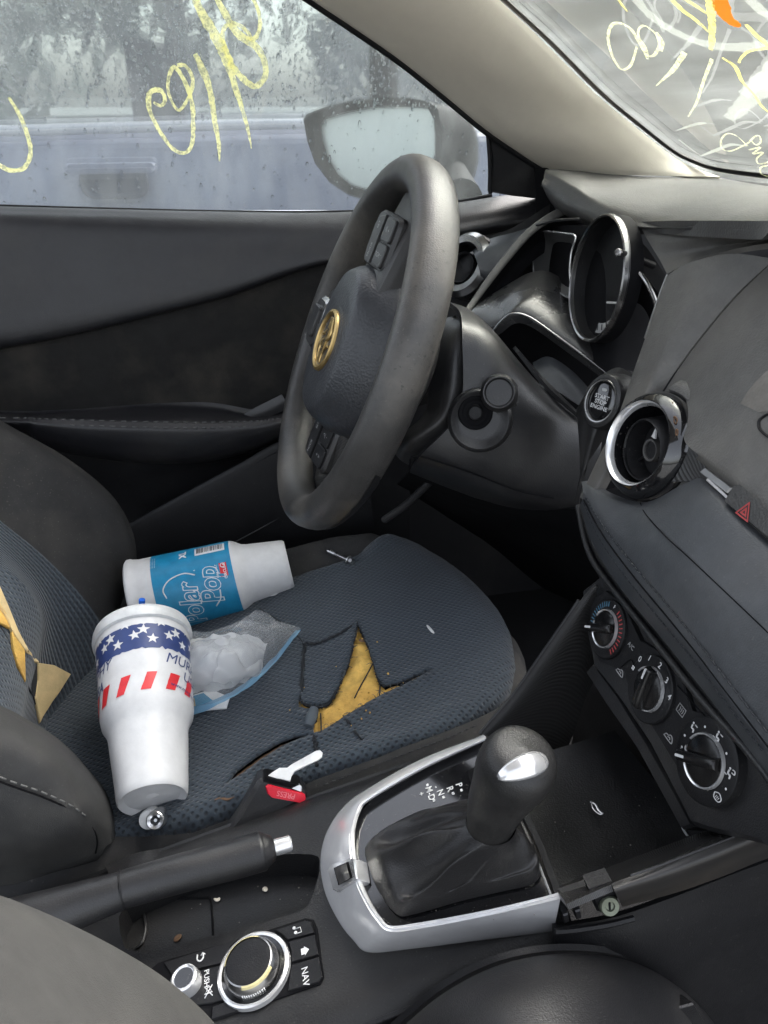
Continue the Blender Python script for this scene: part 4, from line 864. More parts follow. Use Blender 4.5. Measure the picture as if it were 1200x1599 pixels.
# padding under the vent with two stitched seams
pads = [[(908, 752, -.004), (925, 752, -.002), (960, 772, .004), (1010, 784, .006), (1070, 755, .004), (1108, 752, .000), (1200, 832, -.002), (1340, 950, -.002)],
        [(909, 757, .006), (924, 762, .010), (962, 786, .014), (1012, 800, .016), (1066, 790, .015), (1112, 784, .012), (1200, 862, .012), (1340, 982, .012)],
        [(911, 766, .013), (930, 792, .020), (975, 832, .024), (1030, 856, .027), (1080, 880, .028), (1130, 912, .027), (1200, 975, .026), (1340, 1100, .026)],
        [(911, 773, .015), (938, 822, .022), (985, 882, .026), (1040, 945, .028), (1085, 1000, .029), (1125, 1052, .029), (1200, 1150, .028), (1340, 1320, .028)],
        [(910, 780, .014), (935, 838, .019), (980, 902, .022), (1036, 970, .023), (1082, 1026, .024), (1122, 1078, .024), (1200, 1180, .024), (1340, 1355, .024)],
        [(906, 788, .005), (926, 850, .006), (972, 922, .006), (1030, 992, .006), (1076, 1050, .006), (1116, 1100, .006), (1196, 1204, .006), (1336, 1380, .006)]]
patch('knee_pad', [[SK(x, y, o) for x, y, o in r] for r in pads], M_pad, dash, 7, 6, .004, sharp=70)
def seam(name, pts, dash_len, gap, r, mat, parent, lift=.0006):
    ps = cr([V(p) for p in pts], 24); L = [0]
    for a, b in zip(ps, ps[1:]): L.append(L[-1] + (b - a).length)
    def pos(s):
        for i in range(len(L) - 1):
            if L[i + 1] >= s: return ps[i].lerp(ps[i + 1], (s - L[i]) / max(1e-9, L[i + 1] - L[i]))
        return ps[-1]
    parts = []; s = 0
    while s + dash_len < L[-1]:
        a, b = pos(s), pos(s + dash_len); m = (a + b) / 2; t = (CAM - m).normalized(); parts.append(tube_mesh([a, m + t * lift, b], r, 5)); s += dash_len + gap
    return obj(name, *join(parts), mat, parent, 0, kind='stuff')
M_thread = simple('dark_thread', (.022, .024, .028), .7); M_threadg = simple('grey_seam_thread', (.12, .12, .115), .8)
s1 = [SK(x, y, o) for x, y, o in ((914, 776, .0165), (944, 824, .0235), (992, 886, .0275), (1048, 952, .0295), (1092, 1006, .0305), (1132, 1058, .0305), (1206, 1154, .0295))]
s2 = [SK(x, y, o) for x, y, o in ((912, 786, .0145), (938, 843, .0185), (983, 908, .0212), (1038, 976, .0222), (1084, 1032, .0232), (1124, 1084, .0232), (1200, 1184, .0232))]
seam('stitching', s1, .0042, .0016, .0006, M_thread, dash); seam('stitching', s2, .0042, .0016, .0006, M_thread, dash)
tube('seam_groove', [a.lerp(b, .45) + SK.n * .0008 for a, b in zip(s1, s2)], .0008, M_dark, dash, 5, 6)
tube('crack_line', [SK(x, y, o) for x, y, o in ((1000, 785, .0075), (1008, 802, .0168), (1040, 838, .0262), (1073, 868, .0282), (1120, 912, .0276), (1160, 950, .0272), (1204, 992, .0266))], .00045, M_dark, dash, 5, 5)
# ridged corner and hazard slot
patch('ridged_corner', [[SK(1062, 692, .004), SK(1090, 704, .0), SK(1120, 728, -.004)], [SK(1060, 722, .004), SK(1084, 728, .0), SK(1108, 742, -.004)], [SK(1048, 752, .004), SK(1080, 752, .0), SK(1108, 755, -.004)]], M_carbon, dash, 5, 5, .003)
patch('slot_back', [[SK(1085, 716, -.006), SK(1130, 740, -.006), SK(1330, 880, -.006)], [SK(1085, 765, -.006), SK(1115, 775, -.006), SK(1330, 960, -.006)]], M_gloss, dash, 5, 4, .003)
tube('slot_edge', [SK(1106, 750, .0035), SK(1150, 790, .004), SK(1200, 836, .004), SK(1330, 950, .004)], .0018, M_smoke, dash, 6)
slab('chrome_blade', [SK(1092, 736, .004), SK(1100, 730, .004), SK(1142, 762, .006), SK(1135, 770, .006)], SK.n * -.006, M_silver, dash, .001)
hz = [(1128, 780), (1142, 757), (1152, 753), (1340, 900), (1322, 940), (1190, 838)]
hb = slab('hazard_button', [SK(x, y, .012) for x, y in hz], SK.n * -.016, M_dash, dash, .0025)
hzf = Frame(SK(1163, 800, .0123), SK.n, V((0, -1, 0)))
def tri_ring(r, w): 
    o = [(r * cos(radians(90 + 120 * q)), r * sin(radians(90 + 120 * q))) for q in range(3)]; i = [(x * w, y * w) for x, y in o]
    vs = [hzf(x, y, .0003) for x, y in o + i]; return vs, [(q, (q + 1) % 3, 3 + (q + 1) % 3, 3 + q) for q in range(3)]
obj('hazard_mark', *join([tri_ring(.0078, .74), tri_ring(.0038, .4)]), M_redline, hb, 0)
# gloss strip under the pad, its bright lip and the lower edge
g1 = [(906, 788, .004), (926, 850, .004), (972, 922, .004), (1030, 992, .004), (1116, 1100, .004), (1198, 1204, .004), (1336, 1380, .004)]
g2 = [(902, 800, -.012), (922, 866, -.012), (950, 908, -.012), (1012, 984, -.012), (1096, 1090, -.012), (1190, 1196, -.012), (1320, 1390, -.012)]
patch('gloss_band', [[SK(*p) for p in g1], [SK(*p) for p in g2]], M_gloss, dash, 6, 4, .003)
tube('lower_lip', [SK(x, y, o) for x, y, o in ((903, 790, -.002), (918, 858, -.004), (946, 905, -.004), (1008, 982, -.004), (1094, 1090, -.004), (1190, 1200, -.004), (1320, 1392, -.004))], .0028, M_dashlow, dash, 8)
# knee bolster below the column, pedals' dark well
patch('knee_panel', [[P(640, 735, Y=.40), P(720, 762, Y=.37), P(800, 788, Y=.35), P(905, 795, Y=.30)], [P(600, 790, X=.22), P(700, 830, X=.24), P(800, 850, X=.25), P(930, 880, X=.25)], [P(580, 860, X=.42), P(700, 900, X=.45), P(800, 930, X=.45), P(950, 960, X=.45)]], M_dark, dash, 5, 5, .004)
tube('column_stay', [P(600, 812, Y=.50), P(632, 790, Y=.48), P(664, 760, Y=.46), P(690, 735, Y=.45)], .005, M_dashlow, dash, 8)

# ------------------------------------------------------------------ climate control panel
cl = thing('climate_panel', 'black heater control panel with three round dials between dash and cubby', 'control panel', SK(1020, 1080, -.02))
CQ = Plane(SK.o, SK.n)
surr = [(908, 920), (935, 898), (960, 915), (1012, 985), (1050, 1022), (1096, 1088), (1150, 1140), (1210, 1205), (1330, 1330), (1330, 1420), (1190, 1318), (1110, 1300), (1080, 1290), (1058, 1248), (1010, 1160), (962, 1085), (925, 1036), (915, 985)]
slab('surround', [SK(x, y, -.010) for x, y in surr], SK.n * -.04, M_dashlow, cl, .004)
def kfr(x, y, off=-.006): return Frame(SK(x, y, off), SK.n, V((0, -1, 0)))
face = [(922, 935), (945, 922), (972, 940), (1000, 1000), (1040, 1022), (1066, 1062), (1080, 1110), (1120, 1120), (1150, 1170), (1152, 1215), (1125, 1258), (1085, 1240), (1062, 1205), (1010, 1122), (985, 1090), (975, 1048), (935, 1032), (920, 985)]
slab('face', [SK(x, y, -.0055) for x, y in face], SK.n * -.02, M_black, cl, .001)
M_knobk = plastic('dial_black', (.007, .007, .0075), .24, 0, 0, .1, spec=.4)
DIALS = [((948, 982), .0245, .0160), ((1015.5, 1076), .0255, .0168), ((1103, 1188), .0285, .0180)]
zp = lambda x, y: (850 + x / 3.4286, 880 + y / 3.4286)
def fang(fr, x, y):
    p = SK(*zp(x, y), -.003) - fr.o; return atan2(p.dot(fr.y), p.dot(fr.x)), p.length
PTR = [(245, 340), (600, 585), (745, 1020)]
for i, ((x, y), r0, r1) in enumerate(DIALS):
    fr = kfr(x, y, -.0035)
    d = lathe('dial', fr, [(r1 * 1.02, .0006), (r0 * .96, .0012), (r0, .0004), (r0 * 1.02, -.01)], M_black, cl, 56, 40)
    lathe('dial_ring', fr, [(r1 * .90, .001), (r1 * .93, .0032), (r1 * .985, .0036), (r1 * 1.02, .001)], M_silver, d, 56, 40, a0=radians(-95 if i == 1 else -170), a1=radians(165 if i == 1 else 170))
    lathe('dial_cap', fr, [(0, .0042), (r1 * .8, .0040), (r1 * .90, .0030), (r1 * .91, 0)], M_knobk, d, 48, 40)
    a = fang(fr, *PTR[i])[0]; gf2 = Frame(fr(0, 0, .004), fr.z, fr.x * cos(a) + fr.y * sin(a))
    w = r1 * .24
    grip = [[gf2(x_, y_, z_) for y_, z_ in ((-w * 1.05, 0), (-w * .8, h * .8), (-w * .3, h), (w * .3, h), (w * .8, h * .8), (w * 1.05, 0))] for x_, h in ((-r1 * .92, .001), (-r1 * .86, .0055), (0, .0068), (r1 * .80, .0066), (r1 * .98, .0056), (r1 * 1.02, .001))]
    patch('dial_grip', grip, M_knobk, d, 4, 4, .0008, sharp=50)
    plate('dial_pointer', gf2.at(r1 * .72, 0, .0064), rrect(.0085, .0018, .0007), -.004, .0006, M_ink, d, 0)
    def put(s, x, y, size, mat=M_ink, rot=0.0, name='dial_mark'):
        c_ = SK(*zp(x, y), -.0035 + .0012); return text(name, s, size, Frame(c_, fr.z, fr.x * cos(rot) + fr.y * sin(rot)), mat, d, .012)
    if i == 0:
        for q in range(23):
            A0, A1, B0, B1 = [fang(fr, *z_)[0] for z_ in ((249, 302), (354, 203), (400, 268), (366, 500))]
            u = A0 + ((A1 - A0 + pi) % (2 * pi) - pi) * q / 10 if q <= 10 else B0 + ((B1 - B0 + pi) % (2 * pi) - pi) * (q - 11) / 11; ff = Frame(fr(r0 * .83 * cos(u), r0 * .83 * sin(u), .0012), fr.z, fr.x * cos(u) + fr.y * sin(u))
            plate('tick', ff, rrect(.0042, .0009, .0003), 0, .0003, M_bluemark if q <= 10 else M_redline, d, 0)
        put('F', 378, 234, .0048)
    if i == 1:
        for s, x_, y_ in (('0', 514, 512), ('1', 566, 507), ('2', 621, 547), ('3', 657, 627), ('4', 672, 715)): put(s, x_, y_, .0066)
        ff = Frame(SK(*zp(478, 558), -.0023), fr.z, fr.x)
        obj('fan_mark', *join([lathe_mesh(ff.at(.0012 * cos(b), .0012 * sin(b), 0), [(0, .0004), (.0009, .0003)], 8) for b in [radians(45 + 90 * j) for j in range(4)]]), M_ink, d, 0)
    if i == 2:
        for x_, y_ in ((755, 920), (863, 874), (978, 1017), (975, 1207)): 
            lathe('dot_mark', Frame(SK(*zp(x_, y_), -.0023), fr.z), [(0, .0004), (.0009, .0003)], M_ink, d, 10)
        for x_, y_, kind in ((798, 872, 'face'), (932, 922, 'faceleg'), (735, 1000, 'leg'), (993, 1117, 'mix'), (927, 1250, 'screen')):
            ff = Frame(SK(*zp(x_, y_), -.0023), fr.z, fr.x); ps = []
            if kind == 'screen': ps.append(tube_mesh(cr([ff(*p) for p in ((-.0035, .001), (0, .003), (.0035, .001), (.0022, -.002), (-.0022, -.002), (-.0035, .001))], 3), .0004, 5)); ps += [tube_mesh([ff(j * .0012, -.0012), ff(j * .0012 + .0003, .0008)], .00025, 4) for j in (-1, 0, 1)]
            else:
                ps.append(lathe_mesh(ff.at(-.0008, .0024), [(0, .0005), (.0009, .0003)], 8)); ps.append(tube_mesh(cr([ff(*p) for p in ((-.001, .001), (-.0006, -.0014), (.0016, -.0014), (.0022, -.0034))], 3), .0006, 5))
                if kind in ('face', 'faceleg'): ps.append(tube_mesh([ff(.0034, .0022), ff(.0008, .0022)], .0004, 5))
                if kind in ('leg', 'faceleg', 'mix'): ps.append(tube_mesh([ff(-.0034, -.003), ff(-.001, -.003)], .0004, 5))
                if kind == 'mix': ps.append(tube_mesh(cr([ff(*p) for p in ((.001, .003), (.003, .0035), (.004, .0015), (.0015, .001))], 3), .0004, 5))
            obj('flow_mark', *join(ps), M_ink, d, 0)
for s, x, y, z in (('A/C', 986, 1009, .0052), ):
    text('button_mark', s, z, kfr(x, y, -.0052), M_inkd, cl, .01)
for x, y in ((968, 1050), (1044, 1152)):
    ff = kfr(x, y, -.0052)
    obj('recirculation_mark', *join([tube_mesh(cr([ff(*p) for p in ((-.0045, -.001), (-.0035, .001), (-.001, .0014), (.0005, .003), (.0028, .0028), (.0045, .0005), (.0042, -.0014), (-.0045, -.0014), (-.0045, -.001))], 3), .0004, 5), tube_mesh(cr([ff(*p) for p in ((-.001, .0002), (.001, .001), (.002, -.0002))], 3), .0004, 5)]), M_inkd, cl, 0)
ff = kfr(1064, 1109, -.0052); obj('rear_window_mark', *join([tube_mesh([ff(*p) for p in ((-.004, -.003), (.004, -.003), (.004, .003), (-.004, .003), (-.004, -.003))], .0004, 5)] + [tube_mesh(cr([ff(j * .0018, -.0018), ff(j * .0018 + .0005, 0), ff(j * .0018, .0018)], 3), .00028, 4) for j in (-1, 0, 1)]), M_inkd, cl, 0)
tube('face_seam', [SK(970, 1042, -.005), SK(985, 1030, -.005), SK(990, 1040, -.005)], .0005, M_dark, cl, 5)
tube('face_seam', [SK(1058, 1070, -.005), SK(1085, 1100, -.005), SK(1108, 1126, -.005)], .0005, M_dark, cl, 5)
# ================================================================== CENTRE CONSOLE
CPn = Plane((0, 0, .592), (-.27, 0, 1)); TP = Plane((0, 0, .635), (-.30, 0, 1))
def w2(p): return (p.x, p.y)
cons = thing('centre_console', 'dark centre console with chrome framed gear plate and dusty open tray', 'console', V((-.12, 0, .3)))
tray_px = [(192, 1472), (205, 1484), (228, 1488), (280, 1474), (380, 1449), (466, 1424), (484, 1408), (494, 1380), (500, 1350), (486, 1334), (400, 1338), (300, 1362), (195, 1412)]
tray = [w2(p) for p in ccr([CPn(x, y) for x, y in tray_px], 3)]
outl = [(-.60, -.082), (-.30, -.084), (-.12, -.086), (.02, -.086), (.03, .08), (-.05, .112), (-.20, .118), (-.60, .118)]
def zc(x, y): return .592 + .27 * x - .010 * sm(-y, .066, .088) ** 2 - .010 * sm(y, .10, .12)
v2, fs = cdt_fill(outl, [tray], .010)
obj('top_panel', [V((p.x, p.y, zc(p.x, p.y))) for p in v2], fs, M_cons, cons, 50, [(p.x, p.y) for p in v2])
def wall(name, poly, z0f, z1f, mat, parent, closed=True, inner=False):
    vs, fs = [], []; m = len(poly)
    for x, y in poly: vs += [V((x, y, z0f(x, y))), V((x, y, z1f(x, y)))]
    for i in range(m if closed else m - 1): a, b = 2 * i, 2 * ((i + 1) % m); fs.append((a, b, b + 1, a + 1))
    return obj(name, vs, fs, mat, parent, 50)
TD = .026
ins_t = [(x * .97 + .03 * sum(p[0] for p in tray) / len(tray), y * .97 + .03 * sum(p[1] for p in tray) / len(tray)) for x, y in tray]
vs, fs = [], []; m = len(tray)
for lv, (poly, dz) in enumerate(((tray, 0), (tray, -.004), (ins_t, -TD * .8), (ins_t, -TD))): vs += [V((x, y, zc(x, y) + dz)) for x, y in poly]
for l in range(3): fs += [(l * m + q, l * m + (q + 1) % m, (l + 1) * m + (q + 1) % m, (l + 1) * m + q) for q in range(m)]
fs.append(tuple(3 * m + q for q in range(m)))
obj('tray', vs, fs, M_cons, cons, 40)
TPL = Plane((0, 0, .592 - TD), (-.27, 0, 1))
tube('tray_groove', [TPL(x, y, .0008) for x, y in ((212, 1412), (262, 1404), (318, 1402), (328, 1404), (331, 1425), (333, 1462))], .0009, M_dark, cons, 6, 5)
tube('tray_ridge', [TPL(x, y, .0015) for x, y in ((224, 1425), (228, 1450), (222, 1472), (212, 1480))], .0014, M_cons, cons, 6, 5)
side = resample(outl[:4], .03, False)
rowsS = [[V((p.x, p.y, zc(p.x, p.y) + .0005)) for p in side], [V((p.x, p.y - .004, zc(p.x, p.y) - .006)) for p in side], [V((p.x, p.y - .010, zc(p.x, p.y) - .05)) for p in side], [V((p.x, p.y - .022, .38)) for p in side], [V((p.x, p.y - .03, .27)) for p in side]]
patch('side_panel', rowsS, M_cons, cons, 1, 4, .003)
tube('side_line', [V((p.x, p.y - .0118, zc(p.x, p.y) - .034)) for p in side[::6]], .0010, M_dash, cons, 6)
far = resample(outl[5:], .05, False); patch('side_panel', [[V((p.x, p.y, zc(p.x, p.y))) for p in far], [V((p.x, p.y + .004, zc(p.x, p.y) - .05)) for p in far], [V((p.x, p.y + .01, .27)) for p in far]], M_cons, cons, 1, 4, .003)
# --- chrome frame
tr = [((756, 1147), (759, 1151), (755, 1158)), ((655, 1187), (660, 1193), (664, 1200)), ((566, 1237), (576, 1243), (581, 1248)), ((532, 1266), (557, 1264), (564, 1266)), ((510, 1303), (547, 1296), (555, 1297)), ((501, 1345), (548, 1334), (556, 1334)),
      ((508, 1392), (556, 1376), (565, 1375)), ((530, 1437), (572, 1410), (580, 1409)), ((553, 1467), (588, 1434), (595, 1432)), ((577, 1486), (608, 1451), (614, 1447)), ((640, 1481), (658, 1446), (661, 1441)), ((760, 1466), (765, 1426), (766, 1420)), ((865, 1453), (876, 1400), (874, 1395))]
oo = [-.012, -.016, -.022, -.030, -.034, -.036, -.036, -.034, -.034, -.034, -.034, -.034, -.034]
rO2 = [TP(o[0], o[1], f_ - .012) for (o, c, i), f_ in zip(tr, oo)]
rO = [TP(o[0], o[1], f_) for (o, c, i), f_ in zip(tr, oo)]; rM = [TP(.45 * o[0] + .55 * c[0], .45 * o[1] + .55 * c[1], f_ * .42 + .004) for (o, c, i), f_ in zip(tr, oo)]
rC = [TP(c[0], c[1], .001) for o, c, i in tr]; rC2 = [TP(.6 * c[0] + .4 * i[0], .6 * c[1] + .4 * i[1], .0018) for o, c, i in tr]; rI = [TP(i[0], i[1], -.001) for o, c, i in tr]; rI2 = [TP(i[0], i[1], -.008) for o, c, i in tr]
frm = patch('chrome_frame', [rO2, rO, rM, rC, rC2, rI, rI2], M_chrome, cons, 7, 4, .002, sharp=55)
panel_px = [i for o, c, i in tr] + [(842, 1325), (812, 1262), (785, 1205)]
plp = [TP(x, y, -.006) for x, y in panel_px]
slab('gear_plate', plp, TP.n * -.012, M_gloss, cons, .0005)
slab('plate_edge', [TP(x, y, -.004) for x, y in ((786, 1200), (792, 1198), (820, 1258), (852, 1325), (876, 1390), (868, 1398), (842, 1328), (812, 1264))], TP.n * -.02, M_black, cons, .001)
tube('plate_highlight', [TP(x, y, -.0045) for x, y in ((808, 1268), (826, 1310), (842, 1350), (860, 1396))], .0009, M_silver, cons, 6)
gt = Frame(TP(690, 1234, -.0055), TP.n, V((0, -1, 0)))
for s, x, y in (('P', 717, 1226), ('R', 703, 1232), ('N', 688, 1238), ('M-D', 672, 1239)):
    text('gear_letter', s, .0075, Frame(TP(x, y, -.0058), TP.n, V((0, -1, 0))), M_ink, cons, .02)
for x, y in ((721, 1234), (708, 1239), (693, 1245), (678, 1250), (668, 1226)): plate('gear_dot', Frame(TP(x, y, -.0058), TP.n, V((0, -1, 0))), rrect(.0024, .0020, .0005), 0, .0003, M_ink, cons, 0)
for s, x, y in (('+', 658, 1240), ('-', 682, 1229)): text('gear_letter', s, .0065, Frame(TP(x, y, -.0058), TP.n, V((0, -1, 0))), M_ink, cons, .02)
slab('lock_release_cover', [TP(x, y, -.0052) for x, y in ((729, 1203), (744, 1196), (748, 1214), (735, 1222))], TP.n * -.004, M_dark, cons, .0005)
# drive mode switch set in the left end of the frame
sp = Plane(TP(530, 1360, -.016), (rM[5] - rC[5]).cross(rM[6] - rM[4]))
if sp.n.z < 0: sp.n = -sp.n
swb = slab('switch_bezel', [sp(x, y, .004) for x, y in ((511, 1357), (516, 1350), (548, 1338), (553, 1341), (557, 1372), (552, 1377), (525, 1392), (519, 1389))], sp.n * -.012, M_silver, cons, .001)
slab('switch_well', [sp(x, y, .0046) for x, y in ((521, 1355), (544, 1345), (550, 1370), (528, 1382))], sp.n * -.004, M_dark, swb, .0004)
patch('rocker', [[sp(523, 1356, .005), sp(526, 1368, .008), sp(530, 1381, .005)], [sp(532, 1352, .008), sp(535, 1364, .0115), sp(539, 1376, .008)], [sp(541, 1348, .005), sp(544, 1360, .008), sp(547, 1371, .005)]], M_dash, swb, 4, 4, .002)
text('switch_word', 'SPORT', .0055, Frame(sp(551, 1357, .0046), sp.n, sp(556, 1372) - sp(550, 1345)), M_blackink, swb)
# --- command knob panel
CB = lambda x, y, o=0.0: CPn(x, y, o)
slab('control_plate', [CB(x, y, .0012) for x, y in ((232, 1516), (246, 1504), (262, 1498), (380, 1464), (478, 1433), (490, 1436), (496, 1450), (506, 1526), (500, 1537), (470, 1547), (400, 1572), (330, 1594), (280, 1606))], CPn.n * -.004, M_dark, cons, .0005)
def btn(pts, lab=None, o=.0032):
    return slab('button', [CB(x, y, o) for x, y in pts], CPn.n * -.003, M_black, cons, .0006)
def cbf(x, y, o=.0036, tilt=(0, -1, 0)): return Frame(CB(x, y, o), CPn.n, V(tilt))
b1 = btn([(256, 1503), (372, 1466), (360, 1478), (350, 1496), (345, 1504), (268, 1522)])
f1 = cbf(313, 1496); obj('back_mark', *join([tube_mesh(cr([f1(*p) for p in ((-.0034, -.0022), (.0004, -.0024), (.0024, 0), (.0004, .0024), (-.0034, .0022))], 4), .0006, 6), tube_mesh([f1(-.0016, .0040), f1(-.0036, .0022), f1(-.0016, .0006)], .0005, 6)]), M_ink, b1, 0)
b2 = btn([(430, 1452), (476, 1437), (486, 1439), (491, 1456), (450, 1467), (440, 1458)])
f2 = cbf(464, 1452); obj('music_mark', *join([lathe_mesh(f2.at(-.0022, -.002), [(0, .0005), (.0013, .0003)], 8), lathe_mesh(f2.at(.0018, -.0012), [(0, .0005), (.0013, .0003)], 8), tube_mesh([f2(-.0012, -.002), f2(-.0012, .0028), f2(.0028, .0034), f2(.0028, -.0012)], .0004, 5)]), M_ink, b2, 0)
b3 = btn([(451, 1470), (492, 1459), (497, 1490), (456, 1502), (455, 1484)])
f3 = cbf(476, 1485); obj('home_mark', *join([([f3(x, y, .0003) for x, y in ((-.0036, 0), (0, .0036), (.0036, 0))], [(2, 1, 0)]), ([f3(x, y, .0003) for x, y in ((-.0024, 0), (.0024, 0), (.0024, -.0026), (-.0024, -.0026))], [(0, 3, 2, 1)])]), M_ink, b3, 0)
b4 = btn([(456, 1506), (498, 1494), (503, 1525), (497, 1533), (450, 1547), (453, 1522)])
text('button_word', 'NAV', .0068, cbf(477, 1525, .0035), M_ink, b4, .01)
b5 = btn([(276, 1524), (344, 1507), (342, 1530), (350, 1560), (330, 1566), (296, 1570)])
text('button_word', 'PUSH', .0056, cbf(323, 1528, .0035), M_ink, b5, .01)
f5 = cbf(326, 1548); obj('mute_mark', *join([tube_mesh([f5(-.004, -.003), f5(.004, .003)], .0004, 5), tube_mesh([f5(-.004, .003), f5(.004, -.003)], .0004, 5), tube_mesh([f5(-.003, -.0012), f5(-.001, -.0012), f5(.0012, -.003), f5(.0012, .003), f5(-.001, .0012), f5(-.003, .0012), f5(-.003, -.0012)], .0004, 5)]), M_ink, b5, 0)
b6 = btn([(332, 1572), (352, 1564), (372, 1578), (330, 1592)])
kf = Frame(CB(398, 1516, .0015), CPn.n, V((0, -1, 0)))
kn = lathe('knob_ring', kf, [(.0240, .001), (.0246, .0036), (.0262, .0042), (.0276, .0036), (.0282, 0)], M_silver, cons, 64, 40)
lathe('knob_well', kf, [(.0, .0020), (.022, .0020), (.0244, .0030)], M_gloss, kn, 48, 40)
lathe('command_knob', kf, [(.0208, .0012), (.0214, .004), (.0210, .008), (.0192, .0118), (.0182, .0136), (.0172, .0140)], M_smoke, kn, 64, 30)
lathe('worn_band', kf, [(.0194, .0118), (.0186, .0136), (.0176, .0143)], M_tape, kn, 40, 30, a0=radians(150), a1=radians(262)); lathe('worn_band', kf, [(.0194, .0118), (.0186, .0136), (.0176, .0143)], M_tape, kn, 40, 30, a0=radians(-20), a1=radians(60))
lathe('knob_top', kf, [(0, .0137), (.015, .0139), (.0174, .0134)], M_black, kn, 56, 30)
obj('knob_knurl', *join([tube_mesh([kf(.0216 * cos(a), .0216 * sin(a), .0035), kf(.0213 * cos(a), .0213 * sin(a), .0078)], .0005, 5) for a in [radians(-22 + 4.5 * i) for i in range(11)]]), M_silver, kn, 0, kind='stuff')
vk = Frame(CB(296, 1538, .002), CPn.n, V((0, -1, 0)))
vkn = lathe('volume_knob', vk, [(.0105, 0), (.0110, .004), (.0100, .011), (.0088, .0118), (.0078, .0108), (0, .0108)], M_silver, cons, 44, 30)
lathe('knob_top', vk, [(0, .0111), (.0074, .0111)], M_gloss, vkn, 36, 30)
# ridged cheek, cubby floor and back, right-hand arm
patch('ridged_cheek', [[P(752, 1146, Y=.110), P(800, 1090, Y=.113), P(850, 1020, Y=.115), P(905, 940, Y=.117), P(928, 912, Y=.118)], [P(764, 1150, Y=.106), P(812, 1096, Y=.109), P(862, 1026, Y=.111), P(912, 950, Y=.113), P(932, 922, Y=.114)],
     [P(800, 1180, Y=.104), P(842, 1130, Y=.107), P(880, 1070, Y=.109), P(918, 1010, Y=.111), P(935, 990, Y=.112)], [P(845, 1215, Y=.103), P(875, 1190, Y=.105), P(894, 1150, Y=.107), P(915, 1090, Y=.109), P(930, 1060, Y=.110)]], M_carbon, cons, 6, 5, .005)
tube('cheek_edge', [P(750, 1146, Y=.1135), P(800, 1088, Y=.1195), P(850, 1018, Y=.1235), P(905, 938, Y=.1265)], .0022, M_dashlow, cons, 8)
def zcub(x, y): return .60
patch('cubby_floor', [[P(x, y, Z=z) for x, y, z in r] for r in ([(790, 1195, .598), (850, 1175, .603), (900, 1160, .606), (960, 1140, .606)], [(820, 1270, .600), (880, 1250, .594), (950, 1235, .594), (1020, 1215, .600)], [(850, 1340, .602), (920, 1320, .595), (1000, 1300, .597), (1090, 1285, .61)], [(876, 1398, .606), (960, 1378, .61), (1060, 1345, .618), (1150, 1310, .625)])], M_cons, cons, 6, 6, .004)
patch('cubby_back', [[SK(922, 1000, -.03), SK(980, 1070, -.03), SK(1060, 1200, -.03), SK(1110, 1290, -.03)], [P(905, 1070, X=.16), P(960, 1130, X=.155), P(1030, 1230, X=.15), P(1090, 1310, X=.148)], [P(890, 1190, X=.15), P(940, 1210, X=.146), P(1010, 1270, X=.142), P(1080, 1340, X=.14)]], M_black, cons, 5, 5, .004)
slab('cubby_lip', [SK(x, y, -.014) for x, y in ((925, 1036), (962, 1085), (1010, 1160), (1058, 1248), (1080, 1290), (1066, 1296), (1040, 1248), (995, 1170), (945, 1095), (915, 1048))], SK.n * -.03, M_dashlow, cons, .002)
lathe('power_socket', Frame(P(1090, 1290, X=.138), V((-.8, -.45, .3)), V((0, 0, 1))), [(.0105, .002), (.0118, .0032), (.0128, .002), (.013, -.01)], M_silver, cons, 40, 40)
lathe('socket_cap', Frame(P(1092, 1291, X=.138), V((-.8, -.45, .3)), V((0, 0, 1))), [(0, .001), (.0105, .001)], M_black, cons, 30)
armR = [[P(x, y, Y=q) for x, y, q in r] for r in (
    [(866, 1386, -.058), (930, 1362, -.06), (1000, 1335, -.06), (1100, 1298, -.058), (1200, 1262, -.056), (1340, 1215, -.052)],
    [(872, 1394, -.080), (945, 1370, -.080), (1010, 1344, -.078), (1100, 1306, -.076), (1200, 1268, -.072), (1340, 1220, -.068)],
    [(880, 1404, -.094), (955, 1376, -.094), (1030, 1346, -.094), (1110, 1312, -.092), (1200, 1276, -.09), (1340, 1226, -.086)],
    [(884, 1412, -.1), (958, 1380, -.1), (1034, 1352, -.1), (1114, 1320, -.099), (1200, 1286, -.098), (1340, 1236, -.095)]) ]
patch('arm_top', armR, M_carbon2, cons, 5, 4, .004, sharp=60)
armF = [[P(x, y, Y=q) for x, y, q in r] for r in (
    [(956, 1379, -.1005), (1034, 1351, -.1005), (1114, 1320, -.0995), (1200, 1286, -.0985), (1340, 1236, -.0955)],
    [(960, 1392, -.106), (1040, 1368, -.106), (1118, 1340, -.105), (1200, 1306, -.104), (1340, 1256, -.1)],
    [(968, 1408, -.103), (1050, 1384, -.103), (1126, 1357, -.102), (1200, 1328, -.1), (1340, 1280, -.098)],
    [(972, 1416, -.095), (1056, 1394, -.095), (1130, 1368, -.095), (1200, 1340, -.092), (1340, 1292, -.09)])]
patch('arm_side', armF, plastic('arm_trim', (.035, .033, .031), .34, 0, 0, .5, (.10, .08, .06), metal=.3), cons, 5, 4, .004, sharp=60)
tube('arm_line', [P(x, y, Y=q) for x, y, q in ((985, 1367, -.1015), (1034, 1350, -.1015), (1114, 1319, -.1005), (1186, 1291, -.0995))], .0008, M_dashlow, cons, 6)
slab('bracket', [P(x, y, Y=-.097) for x, y in ((922, 1392), (958, 1380), (966, 1400), (968, 1424), (950, 1432), (934, 1426), (928, 1410))], V((0, .012, 0)), M_black, cons, .002)
scf = Frame(P(951, 1413, Y=-.099), V((-.1, -.85, .5)), V((0, 0, 1)))
